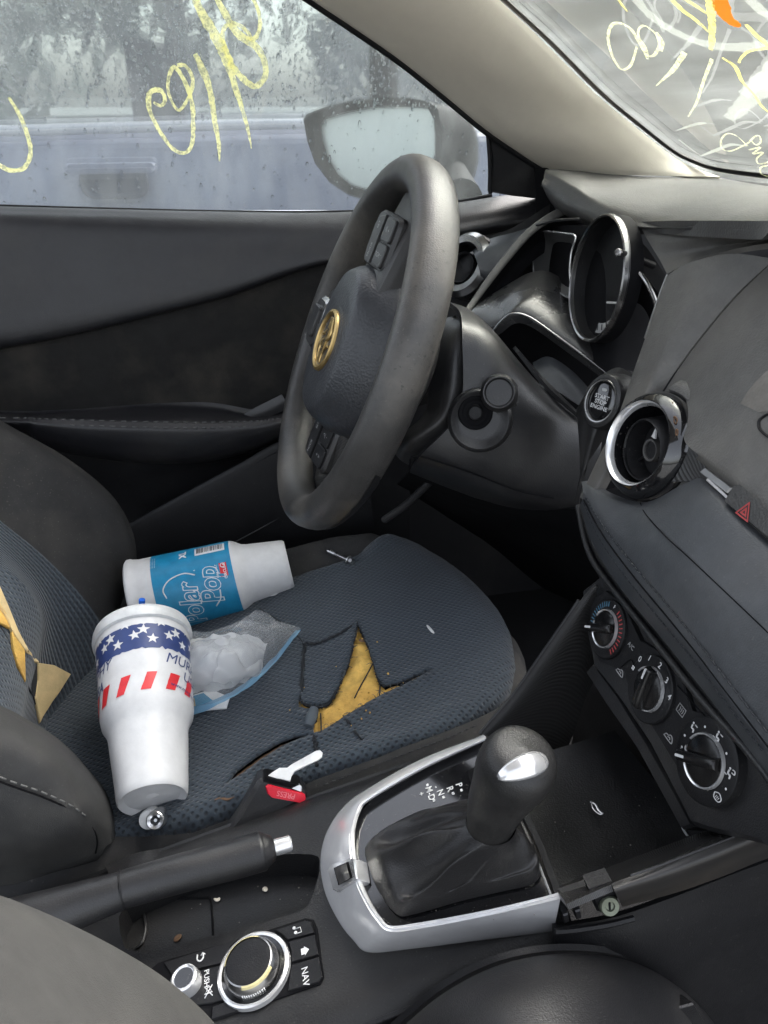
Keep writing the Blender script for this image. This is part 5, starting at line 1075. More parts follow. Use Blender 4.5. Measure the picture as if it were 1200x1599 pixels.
lathe('screw', scf, [(0, .0014), (.0026, .0016), (.0032, .0028), (.0058, .0030), (.0066, .002), (.0068, -.004)], M_brass, cons, 32, 35)
plate('screw_slot', scf.at(0, 0, .0018), rrect(.005, .0012, .0004), -.001, .0002, M_dark, cons, 0)
slab('broken_clip', [P(x, y, Y=-.090) for x, y in ((882, 1408), (930, 1392), (934, 1398), (890, 1418))], V((0, .010, 0)), M_black, cons, .001)
for x, y in ((880, 1430), (899, 1424)): slab('broken_clip', [P(x + a, y + b, Y=-.088) for a, b in ((0, 0), (8, -3), (10, 10), (2, 13))], V((0, .010, 0)), M_dashlow, cons, .001)
tube('broken_edge', [P(x, y, Y=-.096) for x, y in ((866, 1455), (900, 1452), (950, 1444), (990, 1434))], .0022, M_black, cons, 6)
patch('footwell_side', [[P(x, y, Y=q) for x, y, q in r] for r in ([(866, 1448, -.088), (960, 1432, -.09), (1060, 1398, -.09), (1200, 1345, -.088), (1400, 1280, -.085)], [(870, 1520, -.10), (970, 1500, -.10), (1070, 1480, -.10), (1210, 1460, -.095), (1400, 1420, -.09)], [(880, 1650, -.12), (980, 1660, -.11), (1080, 1640, -.11), (1220, 1640, -.10), (1400, 1640, -.1)])], M_black, cons, 5, 5, .004)
for i, (x, y, s_) in enumerate(((957, 1237, 1.0), (930, 1262, 1.4))[:1]):
    obj('foil_scrap', *join([tube_mesh(cr([P(*p, Z=.603) for p in ((922, 1252), (930, 1256), (935, 1265), (942, 1271))], 4), .0012, 5, (V((0, 0, 1)), .3)), tube_mesh(cr([P(*p, Z=.603) for p in ((924, 1252), (926, 1262), (934, 1270), (940, 1272))], 4), .0006, 5)]), M_silver, None, 0)
tag(bpy.data.objects['foil_scrap'], 'thin crumpled silver foil scrap on the dark cubby floor', 'scrap')

# ------------------------------------------------------------------ gear lever with its leather boot
gs = thing('gear_lever', 'black leather gear lever with silver thumb button and gathered boot', 'gear lever', TP(760, 1320, -.004))
base_px = [(571, 1322), (598, 1302), (650, 1282), (715, 1262), (762, 1256), (800, 1272), (822, 1308), (838, 1344), (843, 1368), (828, 1382), (790, 1391), (720, 1407), (650, 1427), (620, 1428), (592, 1392), (576, 1354)]
K0 = TP(767, 1287, .038); gax = V((.10, -.05, 1)).normalized()
base = ccr([TP(x, y, -.004) for x, y in base_px], 5); nb = len(base)
cb = sum(base, V((0, 0, 0))) / nb
kfr0 = Frame(K0, gax, V((1, 0, 0)))
def angof(p): return atan2((p - K0).y, (p - K0).x)
rings = []
for t in (0, .06, .14, .28, .45, .62, .78, .9, 1.0):
    rg = []
    for i, p in enumerate(base):
        a = atan2(p.y - cb.y, p.x - cb.x); nk = K0 + V((cos(a), sin(a), 0)) * .0172 - gax * .000
        q = p.lerp(nk, t); h = (t ** 1.6 if t > .14 else t * .9) - t; up = (K0.z - p.z)
        q.z += ((t ** .85 if t > .2 else t * 1.16) - t) * up * .9 + (.010 * sin(pi * min(1, t / .2)) if t < .2 else 0) * 1.0
        d = (p - K0); lng = min(1, d.length / .12)
        rg_ = sum(am * exp(-((((a - ak - sw_ * (t - .5)) + pi) % (2 * pi) - pi) / wd) ** 2) for ak, am, wd, sw_ in ((2.95, 1.1, .10, .25), (-2.7, -1.0, .13, .2), (-2.35, 1.2, .12, .35), (-1.95, -.9, .16, .4), (-1.45, 1.0, .13, .5), (-.95, -.7, .2, .3), (-.5, .9, .16, .2), (2.5, -.8, .15, -.2), (1.9, .7, .2, -.3)))
        fold = .0135 * (.35 + .65 * lng) * sin(pi * min(1, t * 1.05)) * (rg_ + .5 * mnoise.noise(V((cos(a) * 2.2, sin(a) * 2.2, t * 2.0))))
        q += V((0, 0, fold)); rg.append(q)
    rings.append(rg)
vs = [p for r in rings for p in r]; fs = [(l * nb + q, l * nb + (q + 1) % nb, (l + 1) * nb + (q + 1) % nb, (l + 1) * nb + q) for l in range(len(rings) - 1) for q in range(nb)]
bo_ = obj('boot', vs, fs, M_boot, gs, 0); md = bo_.modifiers.new('s', 'SUBSURF'); md.levels = 1; md.render_levels = 2
kp = [P(x, y, Y=q) for x, y, q in ((760, 1304, K0.y + .001), (765, 1288, K0.y), (775, 1256, K0.y - .003), (789, 1228, K0.y - .006), (801, 1206, K0.y - .010), (811, 1190, K0.y - .013), (818, 1178, K0.y - .0155), (822, 1170, K0.y - .0165))]
vs, fs = tube_mesh(cr(kp, 5), [q.x for q in cr([V((r, 0, 0)) for r in (.0155, .0160, .0192, .0222, .0248, .0246, .0195, .0005)], 5)], 40)
obj('knob', vs, fs, M_knob, gs, 60)
lathe('collar', Frame(kp[0], kp[2] - kp[0], V((1, 0, 0))), [(.0172, -.004), (.0180, .0), (.0176, .006)], M_black, gs, 36)
# thumb button: a silver half-moon let into the head
ctr = kp[4].lerp(kp[5], .3); tocam = (CAM - ctr).normalized(); dirb = (P(819, 1196, Y=ctr.y) - ctr); bn = (tocam * .80 + V((.42, -.10, .35))).normalized()
bfr = Frame(P(820, 1199, Y=K0.y - .0345), bn, V((1, .05, .12)))
vs, fs = [], []
nu_, nv_ = 22, 6
for i in range(nu_ + 1):
    u = -1 + 2 * i / nu_; top_ = .0058 * sqrt(max(0, 1 - u * u)); bot_ = -.0050 * sqrt(max(0, 1 - u * u))
    for j in range(nv_ + 1):
        w = j / nv_; y_ = bot_ + (top_ - bot_) * w
        vs.append(bfr(u * .0136, y_ * .72 + .0010 * u, .0026 * (1 - u * u) * (1 - (2 * w - 1) ** 2 * .6) - .006 * u * u))
for i in range(nu_):
    for j in range(nv_): a_ = i * (nv_ + 1) + j; fs.append((a_, a_ + nv_ + 1, a_ + nv_ + 2, a_ + 1))
tb = obj('thumb_button', vs, fs, M_silver, gs, 0); tb.modifiers.new('t', 'SOLIDIFY').thickness = -.006
seam_p = [P(x, y, Y=q) for x, y, q in ((850, 1190, K0.y - .040), (782, 1204, K0.y - .034), (770, 1225, K0.y - .030), (762, 1262, K0.y - .020), (758, 1290, K0.y - .015))]

# ------------------------------------------------------------------ handbrake
hbk = thing('handbrake', 'worn black handbrake lever with chrome release button lying in the console', 'handbrake', P(250, 1400, Y=.05))
hp = [P(x, y, Y=q) for x, y, q in ((40, 1440, .035), (120, 1414, .038), (192, 1389, .042), (280, 1364, .046), (360, 1343, .050), (402, 1331, .052), (412, 1328, .0525), (417, 1326.5, .0528))]
tube('grip', hp[2:], [.0142, .0148, .0154, .0156, .0150, .0100], M_hbrake, hbk, 28, 5)
tube('sleeve', [P(-60, 1476, Y=.03), P(20, 1450, Y=.033), P(110, 1418, Y=.038), P(192, 1390, Y=.042)], [.025, .022, .0175, .0142], M_hbrake, hbk, 28, 5)
tube('joint', [hp[2] - (hp[3] - hp[2]) * .01, hp[2] + (hp[3] - hp[2]) * .015], .0150, M_black, hbk, 28, 1)
ax = (hp[5] - hp[3]).normalized()
lathe('release_button', Frame(hp[5] + ax * .002, ax), [(.0, .0265), (.0056, .0265), (.0066, .0252), (.0069, -.006)], M_silver, hbk, 28, 35)
lathe('button_collar', Frame(hp[5] + ax * .002, ax), [(.0070, .0125), (.0100, .011), (.0140, .004), (.0155, -.002)], M_hbrake, hbk, 28, 40)
patch('boot_flap', [[P(x, y, Y=q) for x, y, q in r] for r in ([(165, 1352, .118), (205, 1334, .122), (250, 1325, .122), (296, 1322, .118)], [(172, 1368, .095), (210, 1352, .10), (252, 1342, .105), (300, 1334, .108)], [(180, 1386, .078), (214, 1372, .083), (250, 1360, .09), (296, 1346, .10)])], M_boot, hbk, 6, 5, .003)

# ================================================================== DRIVER'S SEAT
seat = thing('driver_seat', 'torn blue grey driver seat with yellow foam showing through the cushion', 'car seat', V((-.15, .36, .27)))
oc = ccr([V((x, y, 0)) for x, y in ((-.46, .140), (-.30, .128), (-.12, .124), (-.01, .128), (.07, .155), (.122, .22), (.142, .31), (.140, .40), (.122, .48), (.082, .552), (.0, .592), (-.15, .604), (-.32, .604), (-.46, .595))], 6)
OUT = [(p.x, p.y) for p in oc]; OUTC = OUT[::2]
def edge_d(x, y):
    d = dpoly(x, y, OUTC[1:-4], False); return d if inpoly(x, y, OUT) else 0.0
def seat_h(x, y, seams=True):
    zb = .548 + (.21 if x < -.05 else .06) * (x + .05) + .012 * sm(x, -.10, -.0) * 0
    z = zb + .014 * sm(y, .515, .565) + .012 * sm(-y, -.185, -.150)
    d = edge_d(x, y); e = .062
    if d < e: t = 1 - d / e; z -= .075 * (1 - sqrt(max(0, 1 - t * t)))
    return z
hs_cache = {}
def S(x, y, off=0.0): return on_height(x, y, seat_h, off)
near_s = [S(x, y) for x, y in ((300, 1296), (400, 1258), (500, 1210), (620, 1166), (720, 1128), (790, 1092), (806, 1040))]
far_s = [S(x, y) for x, y in ((798, 985), (740, 905), (690, 865), (640, 848), (560, 862), (450, 900), (330, 960))]
ins = [(-.46, .175)] + [w2(p) for p in cr(near_s, 4)] + [w2(p) for p in cr(far_s, 4)] + [(-.46, .53)]
def in_out(q, f=.004):
    return q if inpoly(q[0], q[1], OUT) else (q[0] * .97 - .003, q[1] * .97 + .011)
ins = [in_out(q) for q in ins]
def spx(pts, n=0): return [w2(S(x, y)) for x, y in pts]
tear = spx([(558, 972), (566, 990), (576, 1012), (584, 1038), (591, 1062), (602, 1073), (625, 1067), (650, 1056), (674, 1046), (675, 1049), (651, 1062), (626, 1075), (598, 1087), (560, 1109), (522, 1133), (503, 1145), (491, 1148), (488, 1138), (494, 1122), (497, 1111), (480, 1110), (466, 1107), (464, 1104), (469, 1082), (473, 1098), (480, 1102), (500, 1104), (513, 1098), (526, 1078), (538, 1054), (547, 1028), (553, 1000)])
def rag(poly, amp=.0011, step=.003):
    ps = resample(poly, step); m_ = len(ps); out = []
    for i_, p in enumerate(ps):
        t_ = (ps[(i_ + 1) % m_] - ps[i_ - 1]).normalized(); k_ = amp * (mnoise.noise(V((p.x * 260, p.y * 260, 3))) + .7 * mnoise.noise(V((p.x * 900, p.y * 900, 8)))); out.append((p.x - t_.y * k_, p.y + t_.x * k_))
    return out
slit = spx([(349, 1229), (368, 1207), (398, 1184), (438, 1160), (468, 1150), (486, 1150), (470, 1156), (442, 1168), (406, 1191), (376, 1213)])
SEAM = ins
tear0 = tear; tear = rag(tear); slit = rag(slit, .0005)
def groove(x, y): 
    d = dpoly(x, y, SEAM, False); return -.0045 * exp(-(d / .0045) ** 2) + .0022 * exp(-((d - .014) / .009) ** 2)
def frayz(x, y):
    d = min(dpoly(x, y, tear), dpoly(x, y, slit)); return .0035 * exp(-(d / .008) ** 2)
v2, fs = cdt_fill(ins, [tear, slit], .0085)
obj('cushion_insert', [V((p.x, p.y, seat_h(p.x, p.y) + groove(p.x, p.y) + frayz(p.x, p.y))) for p in v2], fs, M_seat, seat, 60, [(p.x, p.y) for p in v2]).modifiers.new('t', 'SOLIDIFY').thickness = .003
nS = [q for q in ins[1:-1]]
def side_poly(pts): return pts
inner = [q for q in ins]
near_c = inner[:1] + inner[1:1 + 25]; far_c = inner[26:]
v2, fs = cdt_fill(OUT, [[(x, y) for x, y in ins[1:-1]] + [(-.44, .53), (-.44, .178)]], .012)
obj('cushion_bolster', [V((p.x, p.y, seat_h(p.x, p.y) + groove(p.x, p.y))) for p in v2], fs, M_bolster, seat, 60)
sk = OUT
patch('cushion_side', [[V((x, y, seat_h(x, y) + .001)) for x, y in sk], [V((x, y, seat_h(x, y) - .03)) for x, y in sk], [V((.97 * x - .005, .36 + (y - .36) * .97, .40)) for x, y in sk], [V((.93 * x - .01, .36 + (y - .36) * .92, .30)) for x, y in sk]], M_bolster, seat, 1, 4, .003)
# foam showing in the tears
def foam(name, poly, drop, mat, bump):
    cx = sum(p[0] for p in poly) / len(poly); cy = sum(p[1] for p in poly) / len(poly)
    big_ = []
    m = len(poly)
    for i, (x, y) in enumerate(poly):
        a, b = V(poly[i - 1]), V(poly[(i + 1) % m]); t = (b - a).normalized(); n = V((t.y, -t.x))
        if inpoly(x + n.x * .001, y + n.y * .001, poly): n = -n
        big_.append((x + n.x * .004, y + n.y * .004))
    v2, fs = cdt_fill(poly, [], .005)
    def fz(x, y):
        d = dpoly(x, y, poly); return seat_h(x, y) - .004 - drop * sm(d, 0, .012) + bump * mnoise.noise(V((x * 60, y * 60, 2))) + .0012 * mnoise.noise(V((x * 400, y * 400, 5)))
    vs = [V((p.x, p.y, fz(p.x, p.y))) for p in v2]; return obj(name, vs, fs, mat, seat, 0)
foam('foam', tear, -.004, M_foam, .004); foam('foam', slit, .002, M_leaf, .001)
# torn-through strip of the deeper layer, cut line, and frayed edges
def fray(pts, r=.0011, n=3, off=.001, jit=.0016, sd=1):
    rr = random.Random(sd); ps = cr([S(x, y, off) for x, y in pts], 10) if len(pts) > 2 else [S(*pts[0], off), S(*pts[1], off)]
    out = []
    for _ in range(n): out.append(tube_mesh([p + V((rr.uniform(-jit, jit), rr.uniform(-jit, jit), rr.uniform(0, jit))) for p in ps], r * rr.uniform(.5, 1.1), 5))
    for p in ps[::1]:
        q = p + V((rr.uniform(-1, 1), rr.uniform(-1, 1), rr.uniform(.1, .6))) * .0035; out.append(tube_mesh([p, q], .0003, 4))
    return out
fr_ = fray([(556, 974), (530, 990), (500, 1004), (482, 1006)], sd=2) + fray([(477, 1006), (474, 1030), (471, 1082)], .0016, 4, sd=3) + fray([(471, 1084), (474, 1099), (498, 1105), (514, 1098), (530, 1070), (546, 1030), (553, 1000), (558, 973)], .0010, 3, sd=4) + fray([(559, 970), (567, 990), (577, 1012), (585, 1038), (592, 1063), (602, 1073)], .0012, 3, sd=5) \
    + fray([(602, 1073), (640, 1062), (676, 1046)], .0007, 2, sd=6) + fray([(598, 1087), (560, 1109), (503, 1145)], .0005, 2, sd=7) + fray([(491, 1148), (493, 1165), (496, 1196)], .0016, 4, sd=8) + fray([(538, 1118), (546, 1130)], .0009, 3, sd=9) + fray([(553, 1142), (566, 1156)], .0010, 3, sd=10) + fray([(628, 1070), (630, 1072)], .0018, 3, sd=12)
rr2 = random.Random(31); thr = []
for _ in range(110):
    p_ = rr2.choice(tear); a_ = rr2.uniform(0, 6.28); l_ = rr2.uniform(.003, .010); z_ = seat_h(*p_)
    q0 = V((p_[0], p_[1], z_ + .002)); q2 = q0 + V((cos(a_) * l_, sin(a_) * l_, rr2.uniform(-.001, .003))); q1 = (q0 + q2) / 2 + V((rr2.uniform(-.002, .002), rr2.uniform(-.002, .002), .0015)); thr.append(tube_mesh(cr([q0, q1, q2], 3), .00028, 4))
obj('loose_thread', *join(thr), simple('blue_grey_thread', (.05, .062, .075), .9), seat, 0, kind='stuff')
crb = []
for _ in range(36):
    p_ = rr2.choice(tear); x_, y_ = p_[0] + rr2.gauss(0, .006), p_[1] + rr2.gauss(0, .006); s_ = rr2.uniform(.0005, .0014)
    crb.append(lathe_mesh(Frame(V((x_, y_, seat_h(x_, y_) + .001)), V((rr2.uniform(-.4, .4), rr2.uniform(-.4, .4), 1))), [(s_, -.0006), (s_ * .8, s_ * .7), (0, s_)], 5))
obj('foam_crumb', *join(crb), M_foam, seat, 0, kind='stuff')
obj('frayed_edge', *join(fr_), M_fray, seat, 0, kind='stuff')
obj('foam_split', *join([tube_mesh(cr([S(x, y, .0012) for x, y in p], 6), .0008, 5) for p in ([(584, 1034), (572, 1056), (562, 1074), (554, 1090)], [(594, 1068), (593, 1086)], [(501, 1114), (502, 1142)])]), M_fray, seat, 0)
obj('foam_notch', *join([lathe_mesh(Frame(S(566, 1000, .0006), V((0, 0, 1))), [(0, .0008), (.0042, .0004)], 7)]), M_leaf, seat, 0)
tube('rolled_scrap', [S(491, 1108, .006), S(486, 1122, .007), S(482, 1134, .005)], [.0050, .0062, .0048], simple('rolled_cloth', (.075, .09, .105), .9), seat, 14, 4)
crs = [tube_mesh(cr([S(x, y, .0006) for x, y in p], 8), .0007, 5) for p in ([(405, 950), (440, 972), (468, 996), (474, 1006)], [(640, 1015), (672, 1060), (700, 1090)])]
obj('crease', *join(crs[:1]), M_fray, seat, 0)
seam('stitching', [S(x, y, .0018) for x, y in ((505, 1226), (620, 1182), (700, 1152), (745, 1132))], .005, .003, .0005, M_thread, seat)
# backrest
bfar = [(-170, 690, .50), (-80, 745, .495), (0, 812, .49), (62, 862, .482), (118, 918, .474), (158, 972, .468), (178, 1030, .455), (188, 1100, .42), (192, 1180, .37), (192, 1262, .31)]
fp = [P(x, y, Y=q) for x, y, q in bfar]
def near_of(p, y, dx=0): return V((p.x + dx, y, p.z))
wedge = cr([V((p.x, p.y, p.z)) for p in fp], 5)
rib_in = [P(x, y, Y=q) for x, y, q in ((-170, 800, .415), (-60, 850, .412), (30, 905, .41), (64, 965, .402), (62, 1032, .39), (68, 1095, .372), (88, 1150, .345), (124, 1205, .31), (156, 1250, .275), (176, 1284, .25))]
mid_r = [a.lerp(b, .5) + V((-.004, 0, -.004)) for a, b in zip(fp, rib_in)]
rib_o = patch('backrest_rib', [fp, mid_r, rib_in], M_rib, seat, 6, 6, .004)
nearp = [V((p.x + .012, .185, p.z - .01)) for p in rib_in]
midn = [a.lerp(b, .5) + V((-.006, 0, .0)) for a, b in zip(rib_in, nearp)]
ins_o = patch('backrest_insert', [[p + V((0, 0, 0)) for p in rib_in], midn, nearp], M_seat, seat, 6, 6, .004)
BF = [[(-170, 520, .60), (-60, 600, .605), (0, 655, .61), (100, 712, .61), (172, 770, .605), (206, 826, .60), (214, 880, .595), (206, 940, .59)],
      [(-170, 545, .57), (-60, 616, .575), (0, 669, .578), (96, 727, .578), (165, 784, .575), (198, 834, .572), (204, 876, .565), (198, 925, .56)],
      [(-170, 575, .545), (-60, 650, .55), (0, 705, .552), (86, 762, .55), (142, 818, .546), (176, 868, .54), (186, 918, .535), (184, 965, .525)],
      [(-170, 640, .52), (-60, 705, .522), (0, 762, .52), (72, 815, .515), (128, 872, .508), (164, 926, .50), (182, 972, .494), (186, 1015, .488)],
      [(-170, 692, .502), (-80, 747, .497), (0, 814, .492), (62, 864, .484), (118, 920, .476), (158, 974, .47), (180, 1022, .464), (186, 1072, .462)]]
patch('backrest_bolster', [pc3(r) for r in BF], M_bolster, seat, 6, 6, .006)
for off, sd in (((10, 26), 1), ((26, 44), 2)):
    pts = [P(x, y, Y=q - .002) for x, y, q in [(60 + off[0], 742 + off[1] * .6, .556), (110 + off[0], 780 + off[1] * .7, .553), (150 + off[0] * .7, 818 + off[1] * .8, .548), (176 + off[0] * .3, 858 + off[1] * .8, .542)]]
    tube('crease', pts, .0009, M_dark, seat, 5)
NB_ = [[(-170, 1000, .235), (-60, 1060, .235), (0, 1100, .235), (88, 1152, .23), (150, 1215, .22), (178, 1262, .21), (188, 1298, .20)],
       [(-170, 1020, .185), (-60, 1078, .182), (0, 1112, .180), (88, 1163, .176), (150, 1226, .170), (174, 1272, .166), (182, 1304, .164)],
       [(-170, 1060, .145), (-60, 1110, .143), (0, 1145, .142), (80, 1190, .141), (140, 1246, .141), (166, 1288, .143), (176, 1314, .147)],
       [(-170, 1120, .122), (-60, 1180, .121), (0, 1214, .121), (66, 1238, .122), (118, 1262, .124), (150, 1292, .130), (166, 1322, .138)],
       [(-170, 1220, .112), (-60, 1258, .112), (0, 1276, .112), (58, 1290, .114), (108, 1304, .118), (142, 1318, .126), (160, 1332, .136)],
       [(-170, 1330, .118), (-60, 1336, .118), (0, 1340, .118), (54, 1345, .12), (100, 1346, .124), (134, 1344, .131), (154, 1342, .14)],
       [(-170, 1400, .14), (-60, 1392, .14), (0, 1386, .14), (52, 1376, .142), (96, 1366, .145), (130, 1356, .15), (152, 1350, .155)]]
patch('backrest_bolster', [pc3(r) for r in NB_], M_bolster2, seat, 6, 6, .006, label='worn grey near bolster of the backrest', warp=lambda p, u, v: p + V((0, -.0025 * mnoise.noise(p * 28), 0)))
seam('stitching', [P(x, y, Y=q) for x, y, q in ((-60, 1180, .1195), (0, 1213, .1195), (66, 1237, .1205), (112, 1258, .122), (142, 1280, .127))], .0055, .0035, .00075, M_threadg, seat)
tube('seam_groove', [P(x, y, Y=q) for x, y, q in ((-60, 1187, .1195), (0, 1220, .1193), (66, 1244, .1203), (112, 1265, .1222), (140, 1286, .127), (152, 1310, .130), (150, 1332, .130))], .0009, M_dark, seat, 5)
# torn backrest
from mathutils.bvhtree import BVHTree
def bvh(*os_):
    vs, fs = [], []
    for o_ in os_:
        n = len(vs); vs += [v.co + WL[o_.name] for v in o_.data.vertices]; fs += [tuple(n + q for q in p.vertices) for p in o_.data.polygons]
    return BVHTree.FromPolygons(vs, fs)
BT = bvh(rib_o, ins_o)
def bt(x, y, o=0.0):
    d = ray(x, y).normalized(); h = BT.ray_cast(CAM, d)[0]
    return (h if h else P(x, y, Y=.40)) - d * o
def bslab(name, pts, o, th, mat, bev=.0012):
    ps = [bt(x, y, o) for x, y in pts]; n = V((.75, -.25, .6)).normalized(); return slab(name, ps, n * -th, mat, seat, bev)
bslab('tear_shadow', [(-30, 890), (0, 918), (20, 970), (42, 1004), (62, 1034), (60, 1060), (60, 1110), (52, 1085), (40, 1062), (26, 1020), (0, 975), (-30, 960)], .004, .008, M_fray)  # dark slab standing in for the shadow inside the tear
bslab('foam', [(-30, 915), (0, 940), (18, 968), (24, 984), (0, 972), (-30, 950)], .008, .006, M_foam); bslab('foam', [(20, 985), (28, 988), (40, 1010), (41, 1064), (30, 1040), (22, 1010)], .009, .006, M_foam)
bslab('foam', [(-30, 878), (0, 914), (14, 946), (30, 986), (46, 1016), (62, 1034), (56, 1034), (40, 1014), (24, 990), (8, 956), (-8, 930), (-30, 905)], .012, .005, M_foam2)
bslab('foam', [(60, 1034), (86, 1038), (112, 1052), (92, 1084), (74, 1106), (64, 1128), (60, 1110), (56, 1090), (60, 1062)], .009, .004, M_foam2)
slab('seat_base', [V((-.42, .16, .33)), V((.08, .16, .33)), V((.08, .56, .33)), V((-.42, .56, .33))], V((0, 0, -.06)), M_dark, seat, .01)

# ------------------------------------------------------------------ passenger seat
pas = thing('passenger_seat', 'grey cloth passenger seat at the bottom edge with dark rounded cushion', 'car seat', V((-.25, -.35, .27)))
pr = [[(-120, 1372, -.10), (0, 1404, -.10), (90, 1442, -.10), (180, 1488, -.10), (255, 1536, -.098), (318, 1590, -.096), (360, 1650, -.095)],
      [(-120, 1366, -.125), (0, 1398, -.125), (95, 1436, -.125), (188, 1483, -.124), (264, 1532, -.122), (330, 1592, -.12), (372, 1652, -.118)],
      [(-120, 1380, -.155), (0, 1412, -.155), (90, 1450, -.155), (180, 1500, -.153), (252, 1552, -.150), (312, 1612, -.148), (352, 1668, -.146)],
      [(-140, 1440, -.19), (-20, 1476, -.19), (70, 1520, -.19), (150, 1570, -.188), (216, 1622, -.186), (270, 1680, -.184), (310, 1740, -.18)],
      [(-200, 1560, -.24), (-80, 1600, -.24), (10, 1640, -.24), (90, 1690, -.24), (150, 1740, -.24), (210, 1800, -.24), (250, 1860, -.24)]]
patch('backrest', [pc3(r) for r in pr], M_pass, pas, 6, 6, .008)
pcu = [[(560, 1665, -.100), (632, 1600, -.102), (700, 1546, -.104), (785, 1505, -.105), (880, 1489, -.105), (975, 1498, -.104), (1045, 1530, -.102), (1100, 1575, -.1), (1150, 1640, -.098)],
       [(566, 1672, -.118), (640, 1606, -.120), (706, 1553, -.121), (788, 1513, -.122), (880, 1497, -.122), (970, 1506, -.121), (1038, 1537, -.119), (1092, 1582, -.117), (1140, 1648, -.115)],
       [(600, 1700, -.145), (670, 1640, -.147), (730, 1590, -.149), (800, 1556, -.15), (880, 1542, -.15), (956, 1550, -.149), (1015, 1576, -.147), (1065, 1616, -.145), (1110, 1680, -.14)],
       [(660, 1780, -.19), (710, 1730, -.19), (760, 1690, -.19), (820, 1664, -.19), (880, 1656, -.19), (940, 1662, -.19), (990, 1684, -.19), (1030, 1720, -.19), (1060, 1770, -.19)]]
patch('cushion', [pc3(r) for r in pcu], M_passc, pas, 6, 6, .008)
patch('cushion_flange', [[p + V((.0, .004, -.003)) for p in pc3(pcu[0])], [p + V((.008, .012, -.03)) for p in pc3(pcu[0])], [p + V((.015, .016, -.12)) for p in pc3(pcu[0])]], M_black, pas, 5, 4, .004)
slab('clip', [P(x, y, Y=-.13) for x, y in ((1056, 1575), (1084, 1567), (1104, 1600), (1080, 1612))], V((0, .012, -.01)), M_dashlow, pas, .002)
# ================================================================== LOOSE THINGS
def cup_axis(bx, by, bY, tx, ty, L):
    b = P(bx, by, Y=bY); lo_, hi_ = bY, bY + .3
    for _ in range(60):
        m_ = (lo_ + hi_) / 2; t = P(tx, ty, Y=m_)
        if (t - b).length < L: lo_ = m_
        else: hi_ = m_
    t = P(tx, ty, Y=(lo_ + hi_) / 2); return b, t
def prof_r(prof, z):
    for (r0, z0), (r1, z1) in zip(prof, prof[1:]):
        if z0 <= z <= z1 and z1 > z0: return r0 + (r1 - r0) * (z - z0) / (z1 - z0)
    return prof[-1][0]
class Cup:
    def __init__(s, b, t, prof): 
        s.L = (t - b).length; z = (t - b).normalized(); tc_ = (CAM - (b + t) / 2); s.fr = Frame(b, z, tc_ - z * tc_.dot(z)); s.prof = prof
    def at(s, phi, z, off=.0003): r = prof_r(s.prof, z) + off; return s.fr(r * cos(phi), r * sin(phi), z)
    def band(s, name, p0, p1, z0, z1, mat, parent, off=.00025, edge=None):
        nphi = max(6, int((p1 - p0) / .06)); nz = 10; vs, fs = [], []
        for i in range(nphi + 1):
            ph = p0 + (p1 - p0) * i / nphi
            a, b = (edge(ph) if edge else (z0, z1))
            for j in range(nz + 1): vs.append(s.at(ph, a + (b - a) * j / nz, off))
        for i in range(nphi):
            for j in range(nz): q = i * (nz + 1) + j; fs.append((q, q + nz + 1, q + nz + 2, q + 1))
        return obj(name, vs, fs, mat, parent, 0)
    def flat(s, pts, off=.0005):          # polygon given as (arc metres, height) -> wrapped n-gon fan
        r = prof_r(s.prof, sum(p[1] for p in pts) / len(pts)); c = (sum(p[0] for p in pts) / len(pts), sum(p[1] for p in pts) / len(pts))
        vs = [s.at(c[0] / r, c[1], off)] + [s.at(x / r, z, off) for x, z in pts]; m = len(pts)
        return vs, [(0, 1 + i, 1 + (i + 1) % m) for i in range(m)]
    def text(s, name, st, size, phi, z, mat, parent, bold=.02, shear=0, rot=0, off=.0005, wx=1.0):
        vs, fs = text_mesh(st, bold, shear); r = prof_r(s.prof, z); out = []
        for v in vs:
            x, y = v.x * size * wx, v.y * size; x, y = x * cos(rot) - y * sin(rot), x * sin(rot) + y * cos(rot); out.append(s.at(phi + x / r, z + y, off))
        return obj(name, out, fs, mat, parent, 0)
# --- the striped and starred cup
b, t = cup_axis(239, 1250, .170, 223, 984, .205)
prof = [(.0, .004), (.026, .004), (.029, .001), (.0315, .0), (.0330, .002), (.0338, .006), (.0395, .068), (.0408, .075), (.0455, .084), (.0470, .092), (.0505, .184), (.0512, .194)]
cu = Cup(b, t, prof); CL = cu.L
fc = thing('drink_cup', 'white foam cup with starred navy band and red stripes lying bottom forward', 'cup', b)
prof_f = [q for i_ in range(len(prof) - 1) for q in [(prof[i_][0] + (prof[i_ + 1][0] - prof[i_][0]) * k_ / (6 if prof[i_ + 1][1] - prof[i_][1] > .02 else 1), prof[i_][1] + (prof[i_ + 1][1] - prof[i_][1]) * k_ / (6 if prof[i_ + 1][1] - prof[i_][1] > .02 else 1)) for k_ in range(6 if prof[i_ + 1][1] - prof[i_][1] > .02 else 1)]] + [prof[-1]]
body = lathe('body', cu.fr, prof_f, M_cupw, fc, 72, 30)
for v_ in body.data.vertices:
    zz_ = (v_.co + WL[body.name] - cu.fr.o).dot(cu.fr.z)
    if .01 < zz_ < .075: v_.co += (v_.co + WL[body.name] - cu.fr(0, 0, zz_)).normalized() * .0009 * mnoise.noise(v_.co * 38)
lid = lathe('lid', cu.fr, [(.0508, .184), (.0535, .1855), (.0542, .190), (.0536, .196), (.0522, .2005), (.0505, .202), (.0485, .1995), (.044, .199), (0, .199)], M_lid, fc, 72, 35)
lathe('bottom_nub', cu.fr, [(0, .0030), (.004, .0034), (.006, .004)], M_cupw, body, 16)
body_o = body
